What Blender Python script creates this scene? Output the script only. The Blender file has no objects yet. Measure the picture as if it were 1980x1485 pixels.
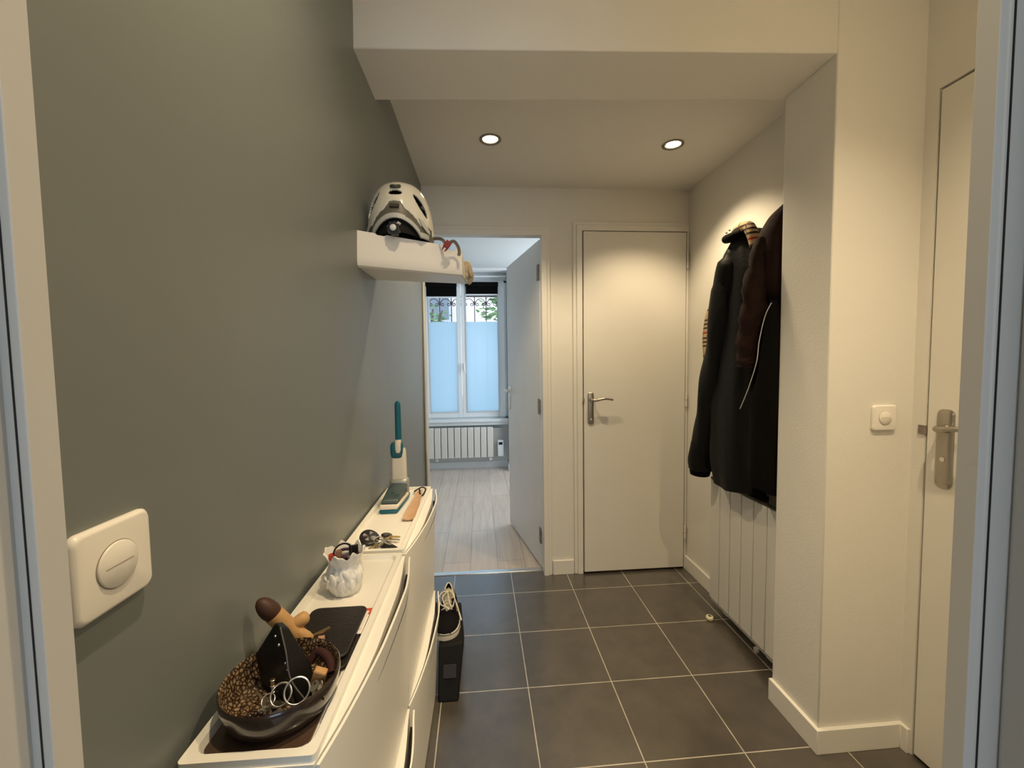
import bpy, math, random
from mathutils import Vector, Matrix
random.seed(7)
S = bpy.context.scene
COL = S.collection
PI = math.pi

# ------------------------------------------------------------------ camera
F_PX = 802.5
R_ = Vector((0.9967538, -0.0793906, -0.01337898))
U_ = Vector((0.01777472, 0.05492272, 0.99833239))
F_ = Vector((0.07852339, 0.99532941, -0.05615558))
cd = bpy.data.cameras.new('camera'); cam = bpy.data.objects.new('camera', cd); COL.objects.link(cam)
cd.sensor_fit = 'HORIZONTAL'; cd.sensor_width = 36.0; cd.lens = F_PX / 1980 * 36.0
cd.clip_start = 0.02
m = Matrix(((R_.x, U_.x, -F_.x, 0), (R_.y, U_.y, -F_.y, 0), (R_.z, U_.z, -F_.z, 1.2338), (0, 0, 0, 1)))
cam.matrix_world = m
S.camera = cam
S.view_settings.view_transform = 'Standard'
S.view_settings.look = 'None'
S.view_settings.exposure = 0.0
S.view_settings.gamma = 1.0
S.view_settings.use_curve_mapping = False

# ------------------------------------------------------------------ world
w = bpy.data.worlds.new('world'); S.world = w; w.use_nodes = True
nt = w.node_tree; bg = nt.nodes['Background']
tc = nt.nodes.new('ShaderNodeTexCoord'); sp = nt.nodes.new('ShaderNodeSeparateXYZ'); cr = nt.nodes.new('ShaderNodeValToRGB')
nt.links.new(tc.outputs['Generated'], sp.inputs[0]); nt.links.new(sp.outputs['Z'], cr.inputs[0]); nt.links.new(cr.outputs[0], bg.inputs[0])
cr.color_ramp.elements[0].position = 0.0; cr.color_ramp.elements[0].color = (.80, .88, 1, 1)
cr.color_ramp.elements[1].position = 0.6; cr.color_ramp.elements[1].color = (.58, .78, 1, 1)
bg.inputs[1].default_value = 2.0

# ------------------------------------------------------------------ lights
WARM = (1.0, .79, .50)
def spot(name, loc, power, angle=118, blend=.45, r=.022, aim=(0, 0, -1)):
    l = bpy.data.lights.new(name, 'SPOT'); l.energy = power; l.color = WARM; l.spot_size = math.radians(angle)
    l.spot_blend = blend; l.shadow_soft_size = r
    o = bpy.data.objects.new(name, l); COL.objects.link(o); o.location = loc
    o.rotation_euler = Vector(aim).to_track_quat('-Z', 'Y').to_euler()
    return o
spot('spot_light', (0.065, 1.824, 2.162), 32, 116, .6)
spot('spot_light', (0.87, 1.824, 2.162), 32, 116, .6)
spot('spot_light', (0.10, 0.46, 2.455), 60, 118, 1)
spot('spot_light', (0.88, 0.46, 2.455), 82, 108, 1)
def area(name, loc, sx, sy, power, col, d):
    l = bpy.data.lights.new(name, 'AREA'); l.shape = 'RECTANGLE'; l.size = sx; l.size_y = sy; l.energy = power; l.color = col
    o = bpy.data.objects.new(name, l); COL.objects.link(o); o.location = loc
    o.rotation_euler = Vector(d).to_track_quat('-Z', 'Y').to_euler(); return o
area('window_daylight', (0.2, -2.35, 1.5), 1.3, 1.2, 22, (.66, .82, 1), (0, 1, 0))
area('added_bedroom_fill', (1.27, 3.9, 1.4), 1.1, 1.3, 32, (.88, .94, 1), (-1, 0, 0))  # added fill lamp brightening the bedroom, no window on that wall
portal = area('window_portal', (-.15, 5.0, 1.35), 1.0, 1.6, 1, (1, 1, 1), (0, -1, 0)); portal.data.cycles.is_portal = True

# ------------------------------------------------------------------ materials
def mat(name, col, rough=.5, metal=0, noise=0, nscale=30, bump=0, bscale=200, coat=0, trans=0, ior=1.45, alpha=1, sheen=0, spec=.5):
    m = bpy.data.materials.new(name); m.use_nodes = True; n = m.node_tree; b = n.nodes['Principled BSDF']
    b.inputs['Base Color'].default_value = (*col, 1); b.inputs['Roughness'].default_value = rough
    b.inputs['Metallic'].default_value = metal; b.inputs['Coat Weight'].default_value = coat
    b.inputs['Transmission Weight'].default_value = trans; b.inputs['IOR'].default_value = ior
    b.inputs['Alpha'].default_value = alpha; b.inputs['Sheen Weight'].default_value = sheen
    b.inputs['Specular IOR Level'].default_value = spec
    t = n.nodes.new('ShaderNodeTexCoord')
    if noise:
        x = n.nodes.new('ShaderNodeTexNoise'); x.inputs['Scale'].default_value = nscale; x.inputs['Detail'].default_value = 4
        n.links.new(t.outputs['Object'], x.inputs['Vector'])
        mr = n.nodes.new('ShaderNodeMapRange'); mr.inputs[3].default_value = 1 - noise; mr.inputs[4].default_value = 1 + noise
        n.links.new(x.outputs[0], mr.inputs[0])
        mx = n.nodes.new('ShaderNodeVectorMath'); mx.operation = 'SCALE'; mx.inputs[0].default_value = col
        n.links.new(mr.outputs[0], mx.inputs['Scale']); n.links.new(mx.outputs[0], b.inputs['Base Color'])
    if bump:
        x = n.nodes.new('ShaderNodeTexNoise'); x.inputs['Scale'].default_value = bscale; x.inputs['Detail'].default_value = 3
        n.links.new(t.outputs['Object'], x.inputs['Vector'])
        bp = n.nodes.new('ShaderNodeBump'); bp.inputs['Strength'].default_value = bump; bp.inputs['Distance'].default_value = .002
        n.links.new(x.outputs[0], bp.inputs['Height']); n.links.new(bp.outputs[0], b.inputs['Normal'])
    return m

WHITE = mat('white_wall_paint', (.74, .715, .66), .75, noise=.03, nscale=3, bump=.25, bscale=160)
CEIL = mat('ceiling_paint', (.74, .72, .68), .8, noise=.02, nscale=3, bump=.15, bscale=120)
TRIM = mat('white_trim_paint', (.76, .735, .68), .42, noise=.02, nscale=8)
DOORW = mat('white_door_paint', (.74, .715, .66), .40, noise=.025, nscale=5, bump=.08, bscale=40)
DOORG = mat('open_door_paint', (.72, .70, .66), .38, noise=.05, nscale=6, bump=.35, bscale=14)
PLAST = mat('white_cabinet_plastic', (.82, .79, .72), .33, noise=.01, nscale=9)
SWITCH = mat('white_switch_plastic', (.80, .76, .69), .3)
BLACKGAP = mat('dark_gap', (.02, .016, .013), .8)
ROOM2 = mat('bedroom_paint', (.74, .78, .80), .7, noise=.02)
PVC = mat('white_window_frame', (.78, .83, .86), .3)
RAD = mat('radiator_enamel', (.70, .68, .63), .35)
BLACKCLOTH = mat('black_cloth', (.0035, .0032, .003), .85, spec=.1, bump=.5, bscale=90)
BLACKPUFF = mat('black_padded_nylon', (.005, .005, .0048), .55, spec=.22, bump=.6, bscale=60)
MAROON = mat('dark_brown_suede', (.017, .007, .005), .85, spec=.2, noise=.35, nscale=14, bump=.5, bscale=70)
BLACKPL = mat('black_plastic', (.012, .012, .013), .35)
BLACKMT = mat('black_matte', (.007, .0065, .006), .7, spec=.25)
METAL = mat('brushed_nickel', (.42, .39, .35), .33, 1.0)
STEEL = mat('bright_steel', (.75, .73, .68), .22, 1.0)
BRASS = mat('brass', (.75, .55, .25), .3, 1.0)
RUST = mat('rusty_hinge', (.26, .22, .19), .6, .4, noise=.5, nscale=60)
ALU = mat('aluminium_threshold', (.78, .77, .74), .28, 1.0)

JAMB = mat('dimmed_trim_paint', (.56, .54, .50), .45, noise=.02, nscale=8)  # white trim paint greyed so the entry frame looks less lit
# gray painted wall: satin sage grey with roller unevenness
GREY = mat('sage_grey_wall_paint', (.185, .200, .192), .38, noise=.07, nscale=2.2, bump=.45, bscale=7)

def tile_mat():
    m = bpy.data.materials.new('dark_floor_tiles'); m.use_nodes = True; n = m.node_tree; b = n.nodes['Principled BSDF']; L = n.links.new
    t = n.nodes.new('ShaderNodeTexCoord'); mp = n.nodes.new('ShaderNodeVectorMath'); mp.operation = 'SUBTRACT'
    mp.inputs[1].default_value = (.1636 - 10 * .3215, 2.135 - 10 * .3215, 0); L(t.outputs['Object'], mp.inputs[0])
    br = n.nodes.new('ShaderNodeTexBrick'); L(mp.outputs[0], br.inputs['Vector']); br.offset = 0; br.squash = 1
    br.inputs['Scale'].default_value = 1; br.inputs['Mortar Size'].default_value = .0019; br.inputs['Mortar Smooth'].default_value = .1
    br.inputs['Brick Width'].default_value = .3215; br.inputs['Row Height'].default_value = .3215; br.inputs['Bias'].default_value = 0
    br.inputs['Color1'].default_value = (.056, .046, .036, 1); br.inputs['Color2'].default_value = (.064, .053, .042, 1); br.inputs['Mortar'].default_value = (.50, .46, .38, 1)
    ns = n.nodes.new('ShaderNodeTexNoise'); ns.inputs['Scale'].default_value = 9; ns.inputs['Detail'].default_value = 6; ns.inputs['Roughness'].default_value = .6; L(t.outputs['Object'], ns.inputs['Vector'])
    mr = n.nodes.new('ShaderNodeMapRange'); mr.inputs[1].default_value = .3; mr.inputs[2].default_value = .7; mr.inputs[3].default_value = .74; mr.inputs[4].default_value = 1.28; L(ns.outputs[0], mr.inputs[0])
    sc = n.nodes.new('ShaderNodeVectorMath'); sc.operation = 'SCALE'; L(br.outputs[0], sc.inputs[0]); L(mr.outputs[0], sc.inputs['Scale']); L(sc.outputs[0], b.inputs['Base Color'])
    rr = n.nodes.new('ShaderNodeMapRange'); rr.inputs[3].default_value = .24; rr.inputs[4].default_value = .42; L(ns.outputs[0], rr.inputs[0]); L(rr.outputs[0], b.inputs['Roughness'])
    b.inputs['Coat Weight'].default_value = 1; b.inputs['Coat Roughness'].default_value = .22; b.inputs['Coat IOR'].default_value = 1.8
    bp = n.nodes.new('ShaderNodeBump'); bp.inputs['Strength'].default_value = .5; bp.inputs['Distance'].default_value = .001; bp.invert = True
    L(br.outputs['Fac'], bp.inputs['Height']); L(bp.outputs[0], b.inputs['Normal'])
    return m
TILE = tile_mat()

def lam_mat():
    m = bpy.data.materials.new('laminate_planks'); m.use_nodes = True; n = m.node_tree; b = n.nodes['Principled BSDF']; L = n.links.new
    t = n.nodes.new('ShaderNodeTexCoord'); mp = n.nodes.new('ShaderNodeMapping'); mp.inputs['Rotation'].default_value = (0, 0, PI / 2); mp.inputs['Location'].default_value = (0, .072, 0); L(t.outputs['Object'], mp.inputs[0])
    br = n.nodes.new('ShaderNodeTexBrick'); L(mp.outputs[0], br.inputs['Vector']); br.offset = .37
    br.inputs['Scale'].default_value = 1; br.inputs['Mortar Size'].default_value = .0012; br.inputs['Brick Width'].default_value = 1.25; br.inputs['Row Height'].default_value = .165; br.inputs['Bias'].default_value = -.2
    br.inputs['Color1'].default_value = (.60, .51, .43, 1); br.inputs['Color2'].default_value = (.53, .46, .39, 1); br.inputs['Mortar'].default_value = (.16, .13, .11, 1)
    st = n.nodes.new('ShaderNodeMapping'); st.inputs['Scale'].default_value = (26, 1.6, 1); L(t.outputs['Object'], st.inputs[0])
    ns = n.nodes.new('ShaderNodeTexNoise'); ns.inputs['Scale'].default_value = 1.6; ns.inputs['Detail'].default_value = 6; ns.inputs['Distortion'].default_value = .8; L(st.outputs[0], ns.inputs['Vector'])
    mr = n.nodes.new('ShaderNodeMapRange'); mr.inputs[1].default_value = .3; mr.inputs[2].default_value = .7; mr.inputs[3].default_value = .88; mr.inputs[4].default_value = 1.08; L(ns.outputs[0], mr.inputs[0])
    sc = n.nodes.new('ShaderNodeVectorMath'); sc.operation = 'SCALE'; L(br.outputs[0], sc.inputs[0]); L(mr.outputs[0], sc.inputs['Scale']); L(sc.outputs[0], b.inputs['Base Color'])
    b.inputs['Roughness'].default_value = .27; b.inputs['Coat Weight'].default_value = .5; b.inputs['Coat Roughness'].default_value = .2
    return m
LAM = lam_mat()

# ------------------------------------------------------------------ mesh helpers
W = {}
def wloc(p): return W.get(p.name, Vector((0, 0, 0))) if p else Vector((0, 0, 0))
def tag(o, label=None, cat=None, group=None, kind=None):
    if label: o['label'] = label
    if cat: o['category'] = cat
    if group: o['group'] = group
    if kind: o['kind'] = kind
    return o
def thing(name, loc, label, cat, group=None, kind=None):
    o = bpy.data.objects.new(name, None); COL.objects.link(o); o.location = loc; o.empty_display_size = .05
    W[o.name] = Vector(loc); return tag(o, label, cat, group, kind)
class G:
    def __init__(s): s.v = []; s.f = []
    def add(s, vs, fs):
        k = len(s.v); s.v += [tuple(v) for v in vs]; s.f += [tuple(i + k for i in f) for f in fs]; return s
    def box(s, x0, x1, y0, y1, z0, z1):
        return s.add([(x0, y0, z0), (x1, y0, z0), (x1, y1, z0), (x0, y1, z0), (x0, y0, z1), (x1, y0, z1), (x1, y1, z1), (x0, y1, z1)],
                     [(0, 3, 2, 1), (4, 5, 6, 7), (0, 1, 5, 4), (1, 2, 6, 5), (2, 3, 7, 6), (3, 0, 4, 7)])
    def obox(s, c, sx, sy, sz, rot):
        q = G().box(-sx, sx, -sy, sy, -sz, sz); M = Matrix.Translation(c) @ rot.to_4x4()
        return s.add([M @ Vector(v) for v in q.v], q.f)
    def prism(s, poly, z0, z1):   # poly in xy
        n = len(poly); vs = [(x, y, z0) for x, y in poly] + [(x, y, z1) for x, y in poly]
        return s.add(vs, [tuple(range(n))[::-1], tuple(range(n, 2 * n))] + [(i, (i + 1) % n, n + (i + 1) % n, n + i) for i in range(n)])
    def loft(s, rings, cap=(1, 1), closed=True):
        n = len(rings[0]); vs = [v for r in rings for v in r]; fs = []
        for j in range(len(rings) - 1):
            for i in range(n if closed else n - 1):
                a = j * n + i; b = j * n + (i + 1) % n; fs.append((a, b, b + n, a + n))
        if cap[0]: fs.append(tuple(range(n))[::-1])
        if cap[1]: fs.append(tuple(range((len(rings) - 1) * n, len(rings) * n)))
        return s.add(vs, fs)
    def tube(s, pts, r, n=10, cap=True, closed=False):
        pts = [Vector(p) for p in pts]; N = len(pts); rs = r if isinstance(r, (list, tuple)) else [r] * N
        rings = []; t0 = None; up = None
        for i, p in enumerate(pts):
            if closed: t = (pts[(i + 1) % N] - pts[i - 1]).normalized()
            else: t = (pts[min(i + 1, N - 1)] - pts[max(i - 1, 0)]).normalized()
            if up is None:
                up = t.orthogonal().normalized()
            else:
                up = (up - t * up.dot(t)).normalized()
            b = t.cross(up); rings.append([p + (up * math.cos(a) + b * math.sin(a)) * rs[i] for a in [2 * PI * k / n for k in range(n)]])
        if closed: rings.append(rings[0]); return s.loft(rings, (0, 0))
        return s.loft(rings, (cap, cap))
    def lathe(s, prof, c=(0, 0, 0), n=40, rot=None, cap=(1, 1)):
        rings = []
        for r, z in prof: rings.append([Vector((max(r, 1e-5) * math.cos(a), max(r, 1e-5) * math.sin(a), z)) for a in [2 * PI * k / n for k in range(n)]])
        if rot: rings = [[rot @ v for v in q] for q in rings]
        c = Vector(c); rings = [[v + c for v in q] for q in rings]
        return s.loft(rings, cap)
    def ell(s, c, rx, ry, rz, n=24, mm=14, rot=None):
        rings = []
        for j in range(mm + 1):
            e = -PI / 2 + PI * j / mm; ce = max(math.cos(e), .01)
            q = [Vector((rx * ce * math.cos(a), ry * ce * math.sin(a), rz * math.sin(e))) for a in [2 * PI * k / n for k in range(n)]]
            if rot: q = [rot @ v for v in q]
            rings.append([v + Vector(c) for v in q])
        return s.loft(rings)
    def obj(s, name, mt, parent=None, smooth=False, bevel=0, seg=2, sub=0, solid=0):
        o0 = wloc(parent); me = bpy.data.meshes.new(name); me.from_pydata([tuple(Vector(v) - o0) for v in s.v], [], s.f); me.update()
        me.materials.append(mt)
        if smooth:
            for p in me.polygons: p.use_smooth = True
        o = bpy.data.objects.new(name, me); COL.objects.link(o)
        if parent: o.parent = parent; W[o.name] = o0
        if solid:
            md = o.modifiers.new('s', 'SOLIDIFY'); md.thickness = solid
        if bevel:
            md = o.modifiers.new('b', 'BEVEL'); md.width = bevel; md.segments = seg; md.limit_method = 'ANGLE'; md.angle_limit = .6
            md.harden_normals = False
            for p in me.polygons: p.use_smooth = True
            if hasattr(me, 'set_sharp_from_angle'): pass
        if sub:
            md = o.modifiers.new('u', 'SUBSURF'); md.levels = sub; md.render_levels = sub
        if bevel or smooth:
            try: me.set_sharp_from_angle(angle=.7 if not smooth else 1.1)
            except Exception: pass
        return o
def struct(o): o['kind'] = 'structure'; return o
def catmull(P, k=6, closed=False):
    P = [Vector(p) for p in P]; n = len(P); out = []
    for i in range(n if closed else n - 1):
        g = (lambda j: P[j % n]) if closed else (lambda j: P[min(max(j, 0), n - 1)])
        a, b, c, d = g(i - 1), g(i), g(i + 1), g(i + 2)
        for t in [q / k for q in range(k)]:
            out.append(.5 * ((2 * b) + (c - a) * t + (2 * a - 5 * b + 4 * c - d) * t * t + (3 * b - a - 3 * c + d) * t ** 3))
    if not closed: out.append(P[-1])
    return out
def rrect(cx, cy, hx, hy, r, n=6):
    pts = []
    for sx, sy, a0 in ((1, 1, 0), (-1, 1, PI / 2), (-1, -1, PI), (1, -1, 1.5 * PI)):
        for k in range(n + 1):
            a = a0 + PI / 2 * k / n; pts.append((cx + sx * (hx - r) + r * math.cos(a), cy + sy * (hy - r) + r * math.sin(a)))
    return pts
def copy_tree(o, parent=None):
    c = o.copy(); COL.objects.link(c)
    if parent: c.parent = parent
    for ch in [x for x in bpy.data.objects if x.parent == o and x != c]: copy_tree(ch, c)
    return c
def interp(tab, x):
    if x <= tab[0][0]: return tab[0][1]
    for (a, b), (c, d) in zip(tab, tab[1:]):
        if x <= c: return b + (d - b) * (x - a) / (c - a)
    return tab[-1][1]

# ================================================================== THE SETTING
YB = 2.308                                   # hall face of the back wall
# left wall, slightly uneven
WB = [(.18, -.371), (.35, -.366), (1.0, -.352), (1.5, -.3425), (2.0, -.319), (2.352, -.302)]
WT = [(.18, -.335), (1.15, -.309), (1.5, -.303), (2.352, -.293)]
def wallx(y, z):
    t = min(max((z - .78) / (2.1 - .78), 0), 1); return interp(WB, y) * (1 - t) + interp(WT, y) * t
ys = [.18 + (2.352 - .18) * i / 30 for i in range(31)]; zs = [0, .4, .78] + [.78 + 1.9 * i / 14 for i in range(1, 15)]
g = G(); g.loft([[(wallx(y, z), y, z) for z in zs] for y in ys], (0, 0), False)
g2 = G(); g2.loft([[(-.45, y, z) for z in zs] for y in ys], (0, 0), False)
g.add(g2.v, g2.f); n0 = len(zs)
for a in (0, (len(ys) - 1) * n0):
    for i in range(n0 - 1): g.f.append((a + i, a + i + 1, a + i + 1 + len(ys) * n0, a + i + len(ys) * n0))
struct(g.obj('wall_left', GREY, smooth=True))
struct(G().box(-.5, 1.5, -.05, 2.372, -.1, 0).obj('floor', TILE))
struct(G().box(-1.6, 1.4, 2.372, 5.0, -.1, 0).obj('floor_bedroom', LAM))
struct(G().box(-1.3, 1.9, -2.5, -.05, -.1, 0).obj('floor_room_behind', LAM))
# back wall with two openings
x0, x1, x2, x3 = -.288, .365, .584, 1.178
g = G()
g.box(-.45, x0 - .012, YB, 2.352, 0, 2.3).box(x0 - .012, x1, YB, 2.352, 1.925, 2.3).box(x1, x2 - .004, YB, 2.352, 0, 2.3).box(x2 - .004, x3 + .004, YB, 2.352, 1.945, 2.3).box(x3 + .004, 1.45, YB, 2.352, 0, 2.3)
g.box(x2 - .004, x3 + .004, 2.342, 2.352, 0, 1.945)
struct(g.obj('wall_back', WHITE))
# right alcove wall, near right wall, column
struct(G().box(1.196, 1.45, 1.36, YB, 0, 2.3).obj('wall_alcove', WHITE))
struct(G().box(1.035, 1.45, 1.155, 1.36, 0, 2.5).obj('wall_pillar', WHITE, bevel=.004))
g = G().box(1.312, 1.45, 1.118, 1.155, 0, 2.5).box(1.312, 1.45, .18, 1.118, 1.985, 2.5).box(1.312, 1.45, .18, .36, 0, 1.985).box(1.40, 1.45, .36, 1.118, 0, 1.985)
struct(g.obj('wall_right', WHITE))
# beam with slightly sloping underside + ceilings
b = G(); xs = (-.40, 1.035); zz = (2.047, 2.096)
b.add([(xs[0], 1.155, zz[0]), (xs[1], 1.155, zz[1]), (xs[1], 1.37, zz[1]), (xs[0], 1.37, zz[0]), (xs[0], 1.155, 2.5), (xs[1], 1.155, 2.5), (xs[1], 1.37, 2.5), (xs[0], 1.37, 2.5)],
      [(0, 3, 2, 1), (4, 5, 6, 7), (0, 1, 5, 4), (1, 2, 6, 5), (2, 3, 7, 6), (3, 0, 4, 7)])
struct(b.obj('wall_lintel', WHITE, bevel=.003))
hole = .034
def ceiling_with_holes(name, x0, x1, y0, y1, z, holes, mt):
    bm_ = G(); top = z + .1
    # strips between holes along x; each hole sits in a square cell
    c = .06; xsn = [x0]; cells = sorted(holes)
    for hx, hy in cells: xsn += [hx - c, hx + c]
    xsn.append(x1)
    for i in range(len(xsn) - 1):
        a, b2 = xsn[i], xsn[i + 1]
        if i % 2 == 0: bm_.add([(a, y0, z), (b2, y0, z), (b2, y1, z), (a, y1, z)], [(0, 3, 2, 1)])
        else:
            hx, hy = cells[i // 2]
            bm_.add([(a, y0, z), (b2, y0, z), (b2, hy - c, z), (a, hy - c, z)], [(0, 3, 2, 1)])
            bm_.add([(a, hy + c, z), (b2, hy + c, z), (b2, y1, z), (a, y1, z)], [(0, 3, 2, 1)])
            n = 32; inn = [(hx + hole * math.cos(2 * PI * k / n), hy + hole * math.sin(2 * PI * k / n), z) for k in range(n)]
            out = []
            for k in range(n):
                a_ = 2 * PI * k / n; cc, ss = math.cos(a_), math.sin(a_); q = c / max(abs(cc), abs(ss)); out.append((hx + q * cc, hy + q * ss, z))
            up = [(p[0], p[1], z + .06) for p in inn]
            bm_.add(out + inn + up, [(k, n + k, n + (k + 1) % n, (k + 1) % n) for k in range(n)] + [(n + k, 2 * n + k, 2 * n + (k + 1) % n, n + (k + 1) % n) for k in range(n)])
    bm_.add([(x0, y0, top), (x1, y0, top), (x1, y1, top), (x0, y1, top)], [(0, 1, 2, 3)])
    return struct(bm_.obj(name, mt))
ceiling_with_holes('ceiling', -.40, 1.45, 1.37, 2.352, 2.176, [(.065, 1.824), (.87, 1.824)], CEIL)
ceiling_with_holes('ceiling_entry', -.42, 1.45, .18, 1.155, 2.47, [(.10, .46), (.88, .46)], CEIL)

# baseboards
def bboard(name, pts, h=.078, t=.012, parent=None):
    g = G(); n = len(pts)
    for (a, b_) in zip(pts, pts[1:]):
        a, b_ = Vector((*a, 0)), Vector((*b_, 0)); d = (b_ - a).normalized(); nn = Vector((d.y, -d.x, 0)) * t
        e = d * t
        g.prism([(a - e * 0).to_2d()[:], (b_).to_2d()[:], (b_ + nn).to_2d()[:], (a + nn).to_2d()[:]], 0, h)
    return struct(g.obj(name, TRIM, bevel=.0015))
# pillar skirting with the front turned corner
struct(G().prism([(1.035, 1.36), (1.022, 1.36), (1.022, 1.142), (1.300, 1.142), (1.300, 1.122), (1.312, 1.122), (1.312, 1.155), (1.035, 1.155)], 0, .078).obj('baseboard_pillar', TRIM, bevel=.0015))
struct(G().box(1.184, 1.196, 1.362, YB, 0, .078).obj('baseboard_alcove', TRIM, bevel=.0015))
struct(G().box(.405, .527, YB - .012, YB, 0, .082).obj('baseboard_back', TRIM, bevel=.0015))
# door frames (architraves with a stepped profile)
def frame(name, xl, xr, zt, wl, wr, wt):
    g = G(); y = YB
    def stile(a, b_, t): g.box(a, b_, y - t, y + .001, 0, zt + (wt if t > .008 else wt * .55))
    if wl: g.box(xl - wl, xl, y - .010, y + .043, 0, zt + .001).box(xl - wl * .62, xl, y - .017, y - .009, 0, zt + .001)
    if wr: g.box(xr, xr + wr, y - .010, y + .043, 0, zt + .001).box(xr, xr + wr * .62, y - .017, y - .009, 0, zt + .001)
    g.box(xl - wl, xr + wr, y - .010, y + .043, zt, zt + wt).box(xl - wl * .62, xr + wr * .62, y - .017, y - .009, zt, zt + wt * .62)
    return struct(g.obj(name, TRIM, bevel=.0015))
frame('trim_1', x0, x1 - .012, 1.917, .014, .046, .048)
frame('trim_2', x2 - .004, x3 + .002, 1.945, .050, .018, .050)
struct(G().box(x0 - .01, x1, 2.352, 2.388, -.002, .004).obj('trim_threshold', ALU, bevel=.002))

# closed door
def lever_handle(parent, c, out, side, plate_h=.19, plate_w=.036, m_=METAL, key=-.062, lev=.115):
    """c: centre of the plate; out: unit vector off the door; side: unit vector of the lever"""
    c, out, side = Vector(c), Vector(out), Vector(side); up = Vector((0, 0, 1))
    M = Matrix((side, up, out)).transposed()
    pl = G(); h = plate_h / 2; wq = plate_w / 2
    ring = rrect(0, 0, wq, h, wq * .75, 8)
    pl.loft([[c + M @ Vector((x * s_, y * (1 - (1 - s_) * .3), z)) for x, y in ring] for s_, z in ((1, 0), (1, .004), (.8, .007))])
    p = pl.obj('handle_plate', m_, parent, smooth=True)
    lv = G(); z0 = plate_h * .26
    lv.tube(catmull([c + M @ Vector(v) for v in ((0, z0, .004), (0, z0, .028), (.012, z0, .042), (.035, z0 + .004, .046), (.07, z0 + .009, .046), (lev, z0 + .002, .044))], 6), [.009] * 7 + [.0085] * 6 + [.0085] * 6 + [.0075] * 6 + [.0065] * 5 + [.005], 12)
    lv.tube([c + M @ Vector((0, z0, .006)), c + M @ Vector((0, z0, .014))], .0125, 16)
    lv.obj('lever', m_, parent, smooth=True)
    k = G(); k.tube([c + M @ Vector((0, key, .006)), c + M @ Vector((0, key, .0095))], .0065, 16); k.obj('keyhole', STEEL, parent, smooth=True)
    k = G(); k.add([c + M @ Vector(v) for v in ((-.001, key - .003, .0098), (.001, key - .003, .0098), (.001, key + .003, .0098), (-.001, key + .003, .0098))], [(0, 1, 2, 3)])
def hinge(parent, x, y, z, m_=TRIM, r=.0055, h=.075):
    g = G(); g.tube([(x, y, z - h / 2), (x, y, z - .002)], r, 12); g.tube([(x, y, z + .002), (x, y, z + h / 2)], r, 12)
    g.tube([(x, y, z - h / 2 - .006), (x, y, z - h / 2)], [.002, r * .8], 12); g.tube([(x, y, z + h / 2), (x, y, z + h / 2 + .006)], [r * .8, .002], 12)
    g.obj('hinge', m_, parent, smooth=True)
d = thing('door_1', (.88, 2.29, 0), 'closed plain white door with a nickel lever, beside the open door', 'door', kind='structure')
G().box(x2 + .002, x3 - .003, 2.288, 2.320, .012, 1.940).obj('door_leaf', DOORW, d, bevel=.002)
lever_handle(d, (.624, 2.288, .960), (0, -1, 0), (1, 0, 0), .182, .034)
for z in (1.78, .995, .22): hinge(d, x3 + .003, 2.284, z)
G().box(x2 - .004, x2 + .003, 2.280, 2.292, .998, 1.018).obj('latch', METAL, d)

# open bedroom door, swung inwards on the right jamb
d = thing('door_2', (.352, 2.40, 0), 'white door standing open into the far room', 'door', kind='structure')
a, b_ = Vector((.350, 2.368, 0)), Vector((.214, 3.075, 0)); dd = (b_ - a).normalized(); nn = Vector((dd.y, -dd.x, 0))
q = [a, b_, b_ + nn * .036, a + nn * .036]
G().prism([v.to_2d()[:] for v in q], .012, 1.915).obj('door_leaf', DOORG, d, bevel=.002)
hc = b_ - dd * .045 - nn * .0005 + Vector((0, 0, .965))
lever_handle(d, hc, -nn, -dd, .18, .034, STEEL)
hc2 = b_ - dd * .045 + nn * .0365 + Vector((0, 0, .965))
lever_handle(d, hc2, nn, -dd, .18, .034, STEEL)
for z in (1.735, .965, .20):
    g = G(); g.tube([a + Vector((-.006, -.006, z - .04)), a + Vector((-.006, -.006, z + .04))], .006, 12)
    g.obox(a + dd * .022 - nn * .001 + Vector((0, 0, z)), .018, .0012, .045, Matrix((dd, nn, Vector((0, 0, 1)))).transposed())
    g.obj('hinge', RUST, d, smooth=True)
# right-hand door near the camera
d = thing('door_3', (1.312, .74, 0), 'white door at the right edge beside the light switch', 'door', kind='structure')
G().box(1.312, 1.35, .375, 1.112, .010, 1.978).obj('door_leaf', DOORW, d, bevel=.002)
lever_handle(d, (1.312, 1.062, .968), (-1, 0, 0), (0, -1, 0), .225, .043, METAL, key=-.03)
G().box(1.308, 1.314, 1.114, 1.134, 1.00, 1.026).obj('strike_plate', RUST, d)
struct(G().box(1.352, 1.37, .36, 1.118, 0, 1.985).obj('trim_3', BLACKGAP))

# ------------------------------------------------------------------ doorway the camera stands in
g = G()
g.box(-.45, -.262, .10, .240, 0, 2.6).box(.345, 1.45, .10, .240, 0, 2.6).box(-.252, .345, .10, .240, 2.05, 2.6)
g.box(-.45, -.262, -.06, .10, 0, 2.6).box(.372, 1.9, -.06, .10, 0, 2.6).box(-1.3, -.45, -.06, .10, 0, 2.6).box(-.252, .372, -.06, .10, 2.05, 2.6)
struct(g.obj('wall_entry', WHITE))
def jamb(name, sgn, xr, seg, mats=TRIM):
    return
# left: reveal, rebate with a rubber seal, stop
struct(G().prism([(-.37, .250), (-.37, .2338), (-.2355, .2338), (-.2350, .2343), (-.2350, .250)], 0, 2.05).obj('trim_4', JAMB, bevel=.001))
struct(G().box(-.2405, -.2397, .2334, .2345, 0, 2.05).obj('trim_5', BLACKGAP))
struct(G().prism([(-.2450, .10), (-.2450, .2338), (-.300, .2338), (-.300, .10)], 0, 2.05).obj('trim_6', JAMB))
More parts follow.
